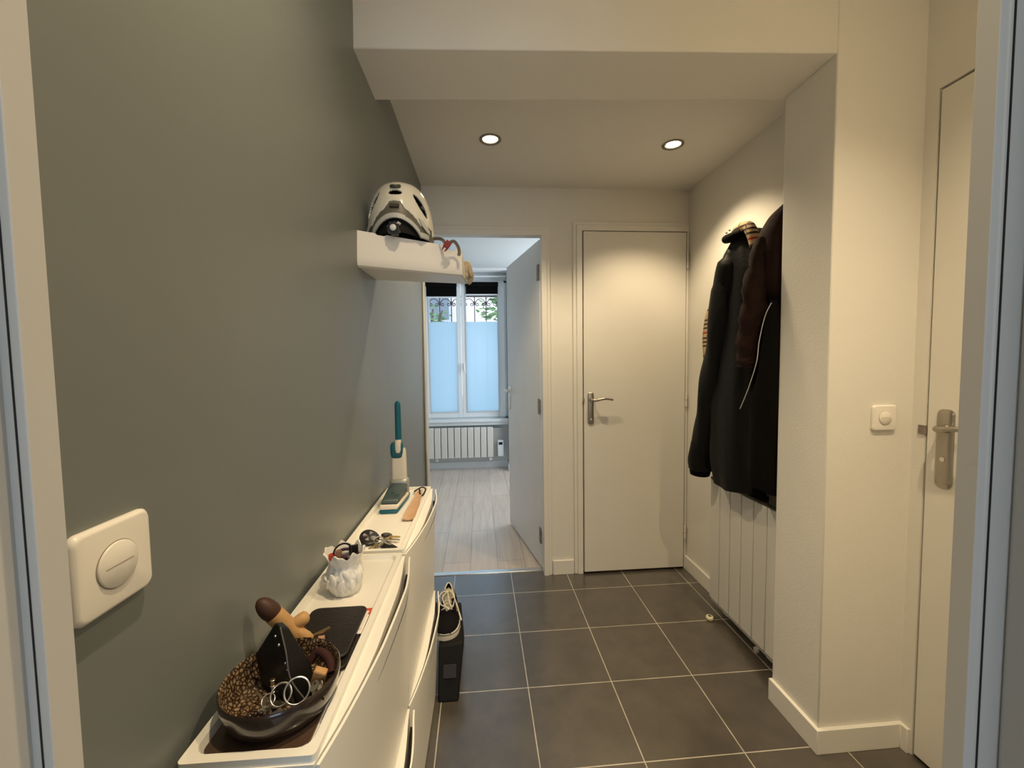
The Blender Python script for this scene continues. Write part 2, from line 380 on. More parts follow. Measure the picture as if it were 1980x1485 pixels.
# right
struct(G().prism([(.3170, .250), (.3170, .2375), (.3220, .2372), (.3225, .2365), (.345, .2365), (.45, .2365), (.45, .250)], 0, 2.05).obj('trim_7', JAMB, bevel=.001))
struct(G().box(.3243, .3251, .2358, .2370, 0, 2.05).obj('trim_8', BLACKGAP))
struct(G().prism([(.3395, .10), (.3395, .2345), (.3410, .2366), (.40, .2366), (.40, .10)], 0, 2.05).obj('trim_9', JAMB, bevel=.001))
# room behind the camera: walls around its window
g = G().box(-1.3, -1.2, -2.5, -.06, 0, 2.6).box(1.8, 1.9, -2.5, -.06, 0, 2.6).box(-1.3, 1.9, -2.6, -2.5, 0, 2.6).box(-1.3, 1.9, -2.6, -.06, 2.5, 2.6)
struct(g.obj('wall_room_behind', WHITE))

# ------------------------------------------------------------------ bedroom
YW = 4.75
g = G().box(-1.6, -.615, 4.59, 4.95, 0, 2.4).box(.325, 1.5, 4.59, 4.95, 0, 2.4).box(-.615, .325, YW + .03, 4.95, 0, .57).box(-.615, .325, YW + .03, 4.95, 2.14, 2.4).box(-.615, .325, 4.59, 4.80, 2.225, 2.4)
struct(g.obj('wall_bedroom_window', ROOM2))
struct(G().box(-1.7, -1.6, 2.30, 4.95, 0, 2.4).obj('wall_bedroom_left', ROOM2))
struct(G().box(1.3, 1.4, 2.352, 4.95, 0, 2.4).obj('wall_bedroom_right', ROOM2))
struct(G().box(-1.7, -.44, 2.30, 2.352, 0, 2.4).obj('wall_bedroom_door', ROOM2))
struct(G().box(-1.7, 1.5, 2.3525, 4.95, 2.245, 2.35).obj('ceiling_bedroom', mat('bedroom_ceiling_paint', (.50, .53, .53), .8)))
struct(G().box(-.615, .325, YW - .012 + .03, YW + .03, 0, .075).box(.325, 1.3, 4.578, 4.59, 0, .075).box(.313, .325, 4.578, YW + .03, 0, .075).box(-1.6, -.615, 4.578, 4.59, 0, .075).obj('baseboard_bedroom', PVC))
FROST = bpy.data.materials.new('frosted_window_film'); FROST.use_nodes = True
n = FROST.node_tree; n.nodes.clear(); o_ = n.nodes.new('ShaderNodeOutputMaterial'); tr = n.nodes.new('ShaderNodeBsdfTranslucent'); tp = n.nodes.new('ShaderNodeBsdfTransparent'); gl = n.nodes.new('ShaderNodeBsdfGlossy'); ms = n.nodes.new('ShaderNodeMixShader'); m2 = n.nodes.new('ShaderNodeMixShader')
tr.inputs[0].default_value = (.74, .87, .92, 1); tp.inputs[0].default_value = (.9, .95, 1, 1); gl.inputs['Roughness'].default_value = .2; gl.inputs[0].default_value = (.9, .9, .9, 1)
ms.inputs[0].default_value = .13; m2.inputs[0].default_value = .04
n.links.new(tr.outputs[0], ms.inputs[1]); n.links.new(tp.outputs[0], ms.inputs[2]); n.links.new(ms.outputs[0], m2.inputs[1]); n.links.new(gl.outputs[0], m2.inputs[2]); n.links.new(m2.outputs[0], o_.inputs[0])
CLEAR = bpy.data.materials.new('window_glass'); CLEAR.use_nodes = True
n = CLEAR.node_tree; n.nodes.clear(); o_ = n.nodes.new('ShaderNodeOutputMaterial'); tp = n.nodes.new('ShaderNodeBsdfTransparent'); gl = n.nodes.new('ShaderNodeBsdfGlossy'); ms = n.nodes.new('ShaderNodeMixShader'); gl.inputs['Roughness'].default_value = .02
ms.inputs[0].default_value = .06; n.links.new(tp.outputs[0], ms.inputs[1]); n.links.new(gl.outputs[0], ms.inputs[2]); n.links.new(ms.outputs[0], o_.inputs[0])
wn = thing('window_1', (-.15, YW, .6), 'white double casement window with frosted lower glass', 'window', kind='structure')
g = G(); fx0, fx1, fz0, fz1 = -.612, .322, .575, 2.14
g.box(fx0, fx0 + .03, YW, YW + .06, fz0, fz1).box(fx1 - .03, fx1, YW, YW + .06, fz0, fz1).box(fx0, fx1, YW, YW + .06, fz0, fz0 + .02).box(fx0, fx1, YW, YW + .06, fz1 - .03, fz1)
g.obj('window_frame', PVC, wn, bevel=.003)
for (a0, a1, g0, g1) in ((-.592, -.194, -.545, -.240), (-.190, .300, -.135, .222)):
    s = G(); z0, z1, gz0, gz1 = .595, 2.115, .662, 2.06
    s.box(a0, g0, YW - .02, YW + .035, z0, z1).box(g1, a1, YW - .02, YW + .035, z0, z1).box(g0, g1, YW - .02, YW + .035, z0, gz0).box(g0, g1, YW - .02, YW + .035, gz1, z1)
    so = s.obj('sash', PVC, wn, bevel=.004)
    G().box(g0, g1, YW + .004, YW + .008, 1.68, gz1).obj('clear_pane', CLEAR, so)
    G().box(g0, g1, YW + .004, YW + .008, gz0, 1.68).obj('frosted_pane', FROST, so)
    # inner glazing bead
    s = G(); s.box(g0 - .008, g0 + .004, YW - .026, YW - .018, gz0 - .008, gz1).box(g1 - .004, g1 + .008, YW - .026, YW - .018, gz0 - .008, gz1).box(g0, g1, YW - .026, YW - .018, gz0 - .008, gz0 + .004)
    s.obj('glazing_bead', mat('bead_grey', (.60, .66, .70), .4), so)
g = G(); g.box(-.178, -.160, YW - .030, YW - .02, 1.135, 1.215); g.tube([(-.169, YW - .028, 1.195), (-.169, YW - .055, 1.195), (-.158, YW - .058, 1.10)], .008, 10)
g.obj('window_handle', PVC, wn, smooth=True)
struct(G().box(-.613, .323, YW - .075, YW + .03, .545, .577).box(-.613, .323, YW - .05, YW + .03, .505, .545).obj('trim_10', PVC, bevel=.004))
# roller blinds
for (a0, a1, zb, lb) in ((-.580, -.232, 1.957, 'black roller blind rolled up on the left window sash'), (-.140, .228, 1.985, 'black roller blind rolled up on the right window sash')):
    t = thing('roller_blind', ((a0 + a1) / 2, YW - .05, 2.1), lb, 'roller blind')
    G().tube([(a0, YW - .055, 2.088), (a1, YW - .055, 2.088)], .026, 20).obj('roll', BLACKCLOTH, t, smooth=True)
    G().box(a0 + .008, a1 - .004, YW - .034, YW - .030, zb, 2.09).obj('blind_cloth', BLACKCLOTH, t)
    G().box(a0 + .006, a1 - .002, YW - .038, YW - .026, zb - .014, zb).obj('bottom_bar', PVC, t, bevel=.002)
    xx = a0 - .004 if a0 < -.3 else a1 + .004
    G().tube(catmull([(xx, YW - .05, 2.09), (xx, YW - .036, 1.6), (xx, YW - .035, 1.0), (xx + .006, YW - .035, .93), (xx + .012, YW - .035, 1.0), (xx + .012, YW - .036, 1.6), (xx + .012, YW - .05, 2.09)], 5), .002, 6).obj('pull_cord', PVC, t)
t = thing('curtain_rod', (.05, 4.66, 2.175), 'thin white curtain rod across the top of the far window', 'curtain rod')
G().tube([(-.60, YW - .06, 2.175), (.315, YW - .06, 2.175)], .008, 12).obj('rod', PVC, t, smooth=True)
for x in (-.585, .055, .30): G().tube([(x, YW - .06, 2.175), (x, YW - .02, 2.175), (x, YW + .03, 2.2)], .005, 8).obj('bracket', PVC, t, smooth=True)

# bedroom radiator
t = thing('radiator', (-.2, YW - .08, .05), 'pale grey electric radiator under the far window', 'radiator')
for k in range(12):
    xa = -.66 + k * .0735
    if xa > .13: break
    G().box(xa + .003, xa + .0735 - .0045, YW - .105, YW - .055, .145, .487).obj('fin', RAD, t, bevel=.006)
G().box(-.655, .262, YW - .052, YW - .02, .15, .47).obj('back_body', mat('radiator_shadow_grey', (.42, .42, .41), .5), t)
c = G().box(.195, .262, YW - .098, YW - .05, .150, .335).obj('control_unit', PVC, t, bevel=.006)
G().box(.208, .250, YW - .1005, YW - .097, .285, .315).obj('display', BLACKPL, c)
for x in (-.5, .1): G().box(x, x + .03, YW - .09, YW + .018, .11, .15).obj('mounting_bracket', RAD, t)

# ------------------------------------------------------------------ outside
struct(G().box(-8, 8, 4.96, 20, -.6, -.4).obj('ground_outside', mat('outside_paving', (.5, .5, .5), .8, noise=.1)))
IRON = mat('painted_iron', (.17, .13, .13), .5)
t = thing('window_grille', (-.15, 5.05, .5), 'ornate wrought iron grille outside the far window', 'window grille')
YG = 4.885
for z in (1.985, .66): G().box(-.617, .327, YG - .006, YG + .006, z - .010, z + .010).obj('rail', IRON, t)
bx = [-.573 + .1335 * i for i in range(7)]
for x in bx:
    h = G(); h.tube([(x, YG, .60), (x, YG, 2.05)], .0058, 8); h.tube([(x, YG, 2.05), (x, YG, 2.065), (x, YG, 2.10)], [.006, .013, .002], 8); h.tube([(x, YG, 1.90), (x, YG, 1.915), (x, YG, 1.93)], [.006, .015, .006], 8)
    h.obj('bar', IRON, t, smooth=True)
def scroll(cx, cz, s, sx):
    P = []
    for k in range(26):
        a = 2.6 * PI * k / 25; r = s * (1 - .68 * k / 25); P.append((cx + sx * (s - r * math.cos(a) - s * .05) * 1.0, YG, cz + r * math.sin(a) * .95))
    return P
for x in bx[:-1]:
    h = G()
    P = []
    for k in range(40):      # a C-scroll spanning the bay, ends curled in
        u = -1 + 2 * k / 39; au = abs(u)
        P.append((x + .067 + .058 * math.sin(u * 1.45), YG, 1.885 + .072 * math.cos(u * 1.45)))
    h.tube(P, .0052, 6)
    for sx in (-1, 1):
        e = Vector((x + .067 + sx * .0576, YG, 1.894)); cc = e + Vector((-sx * .022, 0, 0)); Q = []
        for k in range(22):
            a = 2.3 * PI * k / 21; r = .022 * (1 - .75 * k / 21); Q.append(cc + Vector((sx * r * math.cos(a), 0, -r * math.sin(a))))
        h.tube(Q, .0048, 6)
    h.obj('scroll', IRON, t, smooth=True)
# neighbour house and tree
t = thing('house', (-3.0, 11, -.4), 'pale pinkish house wall across the street, seen through the left window sash', 'house')
G().box(-6, -.75, 10.5, 14, -.4, 5.2).obj('wall', mat('pink_render', (.86, .76, .73), .8, noise=.06, nscale=2), t)
for x in (-5.2, -3.9, -2.4, -1.35):
    f = G().box(x, x + .7, 10.44, 10.5, 2.2, 3.9).obj('window', PVC, t); G().box(x + .07, x + .63, 10.42, 10.44, 2.27, 3.83).obj('pane', mat('far_pane', (.25, .3, .35), .15), f)
G().prism([(-6.2, 10.3), (-.6, 10.3), (-.6, 14.2), (-6.2, 14.2)], 5.2, 5.4).obj('roof', mat('roof_slate', (.3, .3, .33), .7), t)
LEAF = mat('tree_leaves', (.20, .36, .13), .6, noise=.4, nscale=3)
def tree(cx, cy, z0, zc, r, label, n=900):
    t = thing('tree', (cx, cy, z0), label, 'tree')
    g = G(); g.tube([(cx, cy, z0), (cx + .05, cy, (z0 + zc) / 2), (cx, cy, zc)], [.12, .09, .05], 10)
    for k in range(5):
        a = k * 1.3; g.tube([(cx, cy, zc - .5), (cx + r * .5 * math.cos(a), cy + r * .5 * math.sin(a), zc + .3)], [.05, .015], 7)
    g.obj('trunk', mat('bark', (.16, .12, .09), .9, noise=.3), t, smooth=True)
    g = G()
    for k in range(n):
        a = random.uniform(0, 2 * PI); u = random.uniform(-1, 1); rr = r * random.uniform(.35, 1) ** .6
        c = Vector((cx + rr * math.cos(a) * math.sqrt(1 - u * u), cy + rr * math.sin(a) * math.sqrt(1 - u * u), zc + rr * u * .8))
        s = random.uniform(.05, .11); q = Matrix.Rotation(random.uniform(0, 6.28), 3, 'Z') @ Matrix.Rotation(random.uniform(0, 3.14), 3, 'X')
        g.add([c + q @ Vector(v) for v in ((-s, 0, 0), (0, -s * .45, .01), (s, 0, 0), (0, s * .45, .01))], [(0, 1, 2, 3)])
    g.obj('foliage', LEAF, t)
tree(1.0, 8.6, -.4, 2.15, 1.05, 'green leafy tree outside the right window sash', 1100)
tree(-.95, 8.0, -.4, 1.9, .55, 'small leafy tree outside the left window sash', 170)

# ================================================================== RECESSED LIGHTS
EMIT = bpy.data.materials.new('lamp_glow'); EMIT.use_nodes = True; n = EMIT.node_tree; b = n.nodes['Principled BSDF']
b.inputs['Emission Color'].default_value = (1, .83, .55, 1); b.inputs['Emission Strength'].default_value = 9
RING = mat('grey_lamp_ring', (.22, .20, .17), .35, .8)
def downlight(x, y, z, label, tilt=0):
    t = thing('recessed_light', (x, y, z), label, 'ceiling light', 'recessed ceiling spots')
    G().lathe([(.0465, .0), (.0465, -.003), (.042, -.005), (.035, -.003), (.0335, .002), (.0335, .0)], (x, y, z), 40, cap=(0, 0)).obj('trim_ring', RING, t, smooth=True)
    rot = Matrix.Rotation(tilt, 3, 'Y')
    G().lathe([(.033, .028), (.031, .012), (.027, .006)], (x, y, z), 40, cap=(0, 0)).obj('reflector', STEEL, t, smooth=True)
    G().lathe([(.0, .001), (.020, .0025), (.0325, .008), (.0325, .014), (0, .014)], (x, y, z), 32, rot=rot, cap=(0, 0)).obj('bulb', EMIT, t, smooth=True)
downlight(.065, 1.824, 2.176, 'lit recessed ceiling spot on the left, above the open doorway side')
downlight(.87, 1.824, 2.176, 'lit recessed ceiling spot on the right, near the coats', .25)

# ================================================================== SHOE CABINETS
TM = {'D': [(0, .002), (.05, .0115), (.11, .0195), (.2, .0285), (.29, .032), (.38, .034), (.44, .028), (.48, .0205), (.513, .016)]}
L_ = .516
def Dt(u): return interp(TM['D'], u)
def gap(u): return interp([(0, .0015), (.14, .0015), (.26, .008), (.40, .0125), (.47, .011), (.516, .008)], u)
def smooth_tab(f, n=60):
    v = [f(L_ * i / n) for i in range(n + 1)]
    for _ in range(6): v = [v[0]] + [(v[i - 1] + 2 * v[i] + v[i + 1]) / 4 for i in range(1, n)] + [v[-1]]
    return v
DV = smooth_tab(Dt); GV = smooth_tab(gap); NU = 60
def make_cabinet(base, H, label):
    t = thing('shoe_cabinet', base, label, 'shoe cabinet', 'white shoe cabinets along the grey wall')
    bx, by, bz = base; dep = .156
    def prof(i, z, flap):     # front offset at height fraction z (0 bottom..1 top)
        k = (max(z, 0)) ** 1.5
        return (DV[i] * k if flap else (DV[i] - GV[i] - .003) * k - .006 * (1 - k))
    zf = [0, .2, .4, .6, .75, .88, 1.0]
    g = G()
    rings = []
    for i in range(NU + 1):
        y = by + L_ * i / NU; zt = bz + H
        ring = [(bx - dep, y, bz + .002)] + [(bx + prof(i, z, False), y, bz + .002 + (H - .002) * z) for z in zf] + [(bx - dep, y, zt)]
        rings.append(ring)
    g.loft(rings, (1, 1)); g.obj('body', PLAST, t)
    g = G(); rings = []
    for i in range(NU + 1):
        y = by + .0015 + (L_ - .003) * i / NU
        o = [(bx + prof(i, z, True) + .0015, y, bz + .004 + (H - .006) * z) for z in zf]
        inn = [(bx + prof(i, z, True) - .0025, y, bz + .004 + (H - .006) * z) for z in zf]
        rings.append(o + inn[::-1])
    g.loft(rings, (1, 1)); fl = g.obj('flap', PLAST, t, smooth=True)
    fl.data.set_sharp_from_angle(angle=.6)
    # dark opening behind the bowed lip
    g = G(); rings = []
    for i in range(12, NU + 1):
        y = by + L_ * i / NU; q = prof(i, 1, True) - .0025; p_ = prof(i, 1, False)
        if i == NU: y -= .003
        rings.append([(bx + p_ + .0004, y, bz + H - .045), (bx + q - .0004, y, bz + H - .045), (bx + q - .0004, y, bz + H - .044), (bx + p_ + .0004, y, bz + H - .044)])
    g.loft(rings, (1, 1)); g.obj('opening', BLACKGAP, t)
    return t
Hc = .380
def add_tray(t, H):
    bx, by, bz = W[t.name]; z0 = bz + H
    out = rrect(bx - .0785, by + L_ / 2, .0775, L_ / 2 - .002, .006, 4); inn = rrect(bx - .0785, by + L_ / 2, .0675, L_ / 2 - .013, .016, 4)
    inn2 = rrect(bx - .0785, by + L_ / 2, .0635, L_ / 2 - .017, .014, 4)
    g = G(); R3 = lambda P, z: [(x, y, z) for x, y in P]
    g.loft([R3(out, z0 - .001), R3(out, z0 + .010), R3(inn, z0 + .010), R3(inn2, z0 + .0020)], (0, 1)); g.obj('tray_top', PLAST, t)
U1 = (-.1965, .472, 0); 
c1 = make_cabinet((-.1965, .472, .006), Hc, 'white plastic shoe cabinet at the bottom left, below the one holding the dark bowl')
c1.rotation_euler.z = -.0145
def cab_copy(dx, dy, dz, label):
    c = copy_tree(c1); c.location = Vector(c1.location) + Vector((dx, dy, dz)); c['label'] = label; W[c.name] = Vector(c.location); return c
c2 = cab_copy(.0076, .526, 0, 'far lower white shoe cabinet, nearest the black box on the floor')
c3 = cab_copy(0, 0, .384, 'near upper white shoe cabinet carrying the dark bowl, wallet and white vase')
c4 = cab_copy(.0076, .526, .384, 'far upper white shoe cabinet carrying the keys and shoehorn')
for c in (c3, c4): add_tray(c, Hc)
ZT = .006 + .384 + Hc + .0025     # tray floor
ZR = ZT + .0085
print('tray z', ZT, ZR)

# ================================================================== THINGS ON THE CABINETS
# dark mat under the bowl
MATM = mat('dark_brown_mat', (.075, .045, .030), .28, noise=.55, nscale=22, coat=.3)
g = G(); g.prism(rrect(-.2745, .568, .0615, .078, .012, 5), ZT + .0003, ZT + .0028)
tag(g.obj('tray_mat', MATM, bevel=.0008), 'dark brown glossy mat lying in the tray under the dark bowl', 'mat')
# bowl
BC = Vector((-.2705, .557, ZT + .0028))
GLAZE = mat('dark_brown_glaze', (.020, .010, .007), .22, noise=.4, nscale=30, coat=.6)
CELL = bpy.data.materials.new('cell_patterned_glaze'); CELL.use_nodes = True; n = CELL.node_tree; b = n.nodes['Principled BSDF']
tcn = n.nodes.new('ShaderNodeTexCoord'); vo = n.nodes.new('ShaderNodeTexVoronoi'); vo.feature = 'DISTANCE_TO_EDGE'; vo.inputs['Scale'].default_value = 175; n.links.new(tcn.outputs['Object'], vo.inputs['Vector'])
rp = n.nodes.new('ShaderNodeValToRGB'); rp.color_ramp.elements[0].position = .04; rp.color_ramp.elements[0].color = (.02, .008, .004, 1); rp.color_ramp.elements[1].position = .28; rp.color_ramp.elements[1].color = (.30, .21, .125, 1)
n.links.new(vo.outputs['Distance'], rp.inputs[0]); n.links.new(rp.outputs[0], b.inputs['Base Color']); b.inputs['Roughness'].default_value = .25
bo = thing('bowl', BC, 'dark brown glazed round bowl full of keys and small odds and ends', 'bowl')
G().lathe([(.0, .002), (.050, .0), (.058, .002), (.064, .008), (.0695, .022), (.0725, .038), (.0722, .044), (.0707, .0455)], BC, 64, cap=(0, 0)).obj('outside', GLAZE, bo, smooth=True)
G().lathe([(.0707, .0455), (.0690, .043), (.0675, .030), (.064, .016), (.057, .007), (.03, .005), (0, .0045)], BC, 64, cap=(0, 0)).obj('patterned_inside', CELL, bo, smooth=True)
# contents of the bowl
zc = BC.z
BOWL_MARK = set(o.name for o in bpy.data.objects)
POUCH = mat('black_leather', (.005, .0045, .0045), .42, spec=.35, bump=.15, bscale=300)
pk = thing('pouch', (-.265, .58, zc + .01), 'black leather pouch standing up like a peak out of the dark bowl', 'pouch')
A = Vector((-.276, .566, zc + .112)); g = G()
P0 = [Vector((-.306, .572, zc + .014)), Vector((-.243, .535, zc + .012)), Vector((-.226, .560, zc + .014)), Vector((-.27, .602, zc + .014))]
P1 = [Vector((-.314, .574, zc + .064)), Vector((-.253, .543, zc + .050)), Vector((-.234, .566, zc + .048)), Vector((-.272, .598, zc + .058))]
P2 = [A + Vector((-.006, .002, 0)), A + Vector((.004, -.004, -.002)), A + Vector((.012, .004, -.010)), A + Vector((0, .010, -.004))]
g.loft([P0, P1, P2]); g.obj('leather_body', POUCH, pk, bevel=.002)
g = G(); g.tube(catmull([P2[1] + Vector((0, -.001, 0)), P1[1] * .5 + P2[1] * .5 + Vector((.002, -.003, .002)), P1[1] + Vector((.001, -.002, 0)), P0[1] * .6 + P1[1] * .4 + Vector((.014, -.004, 0))], 6), .0011, 6)
g.obj('piping', mat('dark_grey_piping', (.10, .09, .085), .35), pk, smooth=True)
for v, r in (((-.278, .560, .098), .0018), ((-.262, .550, .066), .0016), ((-.259, .5475, .058), .0012), ((-.272, .556, .088), .0022)):
    G().ell((v[0], v[1], v[2] + zc), r, r, r, 8, 6).obj('stud', STEEL, pk, smooth=True)
def ring(name, c, r, th, rot, mt, parent=None):
    g = G(); g.tube([Vector(c) + rot @ Vector((r * math.cos(a), r * math.sin(a), 0)) for a in [2 * PI * k / 36 for k in range(36)]], th, 8, closed=True)
    return g.obj(name, mt, parent, smooth=True)
r1 = Matrix.Rotation(.85, 3, 'X'); r2 = Matrix.Rotation(.9, 3, 'X') @ Matrix.Rotation(.35, 3, 'Y')
tag(ring('metal_ring', (-.2525, .515, zc + .050), .0125, .0013, r1, STEEL), 'left steel ring of the two linked in the dark bowl', 'ring', 'linked steel rings')
tag(ring('metal_ring', (-.2335, .517, zc + .052), .0145, .0013, r2, STEEL), 'right steel ring of the two linked in the dark bowl, nearest the wooden tag', 'ring', 'linked steel rings')
def key(parent, c, ang, s=1.0, mt=STEEL, tilt=0, roll=0, name='key'):
    M = Matrix.Translation(c) @ (Matrix.Rotation(ang, 4, 'Z') @ Matrix.Rotation(tilt, 4, 'Y') @ Matrix.Rotation(roll, 4, 'X')); g = G()
    n = 20; hd = [(.0115 * s * math.cos(a), .0105 * s * math.sin(a)) for a in [2 * PI * k / n for k in range(n)]]; hh = [(.003 * s * math.cos(a) - .005 * s, .003 * s * math.sin(a)) for a in [2 * PI * k / n for k in range(n)]]
    t = .001 * s; vs = [M @ Vector((x, y, z)) for P, z in ((hd, -t), (hh, -t), (hd, t), (hh, t)) for x, y in P]
    fs = []
    for i in range(n):
        j = (i + 1) % n; fs += [(i, j, n + j, n + i), (2 * n + i, 3 * n + i, 3 * n + j, 2 * n + j), (i, 2 * n + i, 2 * n + j, j), (n + i, n + j, 3 * n + j, 3 * n + i)]
    g.add(vs, fs)
    bl = [(.009, -.0035), (.034, -.0035), (.038, 0), (.034, .0035), (.031, .002), (.028, .0036), (.025, .0018), (.022, .0036), (.019, .002), (.016, .0036), (.009, .0036)]
    q = G().prism([(x * s, y * s) for x, y in bl], -t, t); g.add([M @ Vector(v) for v in q.v], q.f)
    return g.obj(name, mt, parent)
kb = thing('key_bunch', (-.285, .530, zc + .012), 'bunch of small steel keys in the middle of the dark bowl', 'keys')
for k, (an, dz, ti) in enumerate(((.3, .022, .3), (1.4, .026, .1), (2.6, .024, -.5), (3.9, .020, .2), (5.2, .028, -.2))):
    key(kb, (-.276 + .006 * math.cos(an), .532 + .006 * math.sin(an), zc + dz), an, .62, STEEL if k % 2 else METAL, ti, k)
ring('split_ring', (-.277, .532, zc + .030), .008, .0008, Matrix.Rotation(.5, 3, 'X'), STEEL, kb)
t = thing('toggle', (-.277, .548, zc + .04), 'small brass cylinder toggle in the dark bowl, left of the pouch', 'toggle')
G().tube([(-.277, .546, zc + .030), (-.277, .546, zc + .048)], .0026, 12).obj('barrel', BRASS, t, smooth=True)
for z in (.031, .039, .047): ring('collar', (-.277, .546, zc + z), .0028, .0008, Matrix.Identity(3), STEEL, t)
WOODY = mat('honey_wood', (.42, .22, .075), .45, noise=.25, nscale=60)
g = G(); g.obox(Vector((-.218, .545, zc + .043)), .0085, .005, .020, Matrix.Rotation(.35, 3, 'Y') @ Matrix.Rotation(.3, 3, 'X'))
tag(g.obj('wooden_tag', WOODY, bevel=.002), 'honey coloured wooden tag at the right inside the dark bowl', 'tag')
g = G(); g.tube(catmull([(-.245, .585, zc + .040), (-.236, .590, zc + .050), (-.225, .584, zc + .052), (-.212, .572, zc + .048), (-.206, .560, zc + .040)], 5), .006, 10)
tag(g.obj('hair_tie', mat('dark_red_fabric', (.035, .007, .006), .85), smooth=True), 'dark red fabric hair tie inside the far right of the dark bowl', 'hair tie')
k2 = thing('key_pair', (-.215, .525, zc + .04), 'pair of steel keys on the right steel ring in the dark bowl', 'keys')
key(k2, (-.216, .528, zc + .048), 4.9, .6, STEEL, .5, .6); key(k2, (-.210, .530, zc + .047), 5.3, .6, METAL, .3, 1.2)
tag(G().lathe([(0, 0), (.026, 0), (.028, .003), (.026, .006), (0, .007)], (-.285, .522, zc + .0085), 32, rot=Matrix.Rotation(-.12, 3, 'Y')).obj('grey_disc', mat('slate_grey', (.10, .10, .10), .35), smooth=True), 'flat dark grey disc lying at the bottom of the bowl', 'disc')
g = G(); g.tube(catmull([(-.298, .503, zc + .019), (-.286, .500, zc + .024), (-.272, .503, zc + .026), (-.262, .508, zc + .020)], 6), .0022, 8)
tag(g.obj('bracelet', mat('pink_beige', (.62, .42, .33), .4), smooth=True), 'pinkish beige band lying near the front of the dark bowl', 'bracelet')
bd = thing('bead_bracelet', (-.285, .498, zc + .014), 'dark brown beaded bracelet against the near side of the bowl', 'bracelet')
for k in range(16):
    a = 2 * PI * k / 16; G().ell((-.286 + .018 * math.cos(a), .506 + .012 * math.sin(a), zc + .0235 + .002 * math.sin(a * 2)), .0034, .0034, .0034, 10, 7).obj('bead', GLAZE, bd, smooth=True)

for o in bpy.data.objects:
    if o.name not in BOWL_MARK and not o.parent:
        o.location = Vector(o.location) + Vector((-.006, .012, -.0115)); W[o.name] = Vector(o.location)
# forked beige toy with a brown tip
SK = mat('beige_wood', (.50, .29, .12), .5, noise=.15, nscale=40)
fk = thing('forked_stick', (-.33, .665, ZT), 'forked beige wooden piece with a dark brown rounded tip, behind the bowl', 'ornament')
def cap(g, P, rs, n=20): g.tube(P, rs, n)
p0 = Vector((-.276, .658, ZT + .014)); p1 = Vector((-.337, .632, ZT + .108))
dirv = (p1 - p0).normalized()
L = (p1 - p0).length
rs = [(0, .006), (.06, .012), (.15, .0135), (.4, .0125), (.62, .0135), (.70, .0133)]
G().tube([p0 + dirv * L * a for a, _ in rs], [r for _, r in rs], 20).obj('shaft', SK, fk, smooth=True)
rs = [(.70, .0122), (.76, .0138), (.84, .0132), (.91, .0112), (.96, .008), (.99, .004), (1.0, .001)]
G().tube([p0 + dirv * L * a for a, _ in rs], [r for _, r in rs], 20).obj('brown_tip', mat('dark_brown_wood', (.055, .022, .010), .55), fk, smooth=True)
q0 = p0 + dirv * .046; q1 = Vector((-.277, .664, ZT + .062)); dv = q1 - q0
rs = [(0, .008), (.3, .0095), (.6, .0105), (.85, .0095), (.95, .006), (1, .001)]
G().tube([q0 + dv * a for a, _ in rs], [r for _, r in rs], 18).obj('branch', SK, fk, smooth=True)
q1 = Vector((-.272, .655, ZT + .022)); dv = q1 - (q0 + Vector((.01, 0, -.005)))
G().tube([q0 + Vector((.01, 0, -.005)) + dv * a for a, _ in rs], [r * .95 for _, r in rs], 18).obj('branch', SK, fk, smooth=True)
t = thing('lighter_case', (-.27, .66, ZT), 'small brass coloured clip with a pinkish block, between the forked piece and the wallet', 'clip')
G().obox(Vector((-.264, .672, ZT + .026)), .015, .0035, .001, Matrix.Rotation(-.25, 3, 'Y') @ Matrix.Rotation(.35, 3, 'Z')).obj('brass_strip', BRASS, t)
G().obox(Vector((-.259, .662, ZT + .0155)), .005, .004, .0095, Matrix.Rotation(.2, 3, 'Z')).obj('block', mat('pinkish_wood', (.45, .25, .17), .5), t, bevel=.001)
g = G(); g.obox(Vector((-.326, .612, ZT + .0225)), .0012, .020, .021, Matrix.Rotation(-.25, 3, 'Z') @ Matrix.Rotation(.25, 3, 'Y'))
tag(g.obj('card_holder', mat('dark_brown_leather', (.05, .025, .018), .4), bevel=.0008), 'small dark brown card standing behind the left of the bowl, by the wall', 'card')

# wallet with receipts
wl = thing('wallet', (-.262, .695, ZT), 'black leather wallet lying in the tray with white receipts sticking out', 'wallet')
LTH = mat('black_brown_leather', (.014, .010, .008), .42, bump=.5, bscale=220)
g = G(); g.prism(rrect(-.257, .686, .049, .074, .012, 6), ZT + .0012, ZT + .007); g.obj('back_cover', LTH, wl, bevel=.0015)
g = G(); g.prism(rrect(-.260, .694, .049, .067, .014, 6), ZT + .010, ZT + .015); g.obj('front_cover', LTH, wl, bevel=.0018)
g = G(); g.box(-.245, -.205, .690, .758, ZT + .0072, ZT + .0082).obj('receipt', mat('receipt_paper', (.82, .76, .70), .7), wl)
g = G(); g.box(-.240, -.2075, .700, .752, ZT + .0085, ZT + .0096).obj('receipt', mat('receipt_paper_2', (.78, .70, .64), .7), wl)
g = G(); g.box(-.24, -.2040, .742, .7615, ZT + .0083, ZT + .0085).obj('red_card', mat('red_card', (.55, .07, .03), .5), wl)

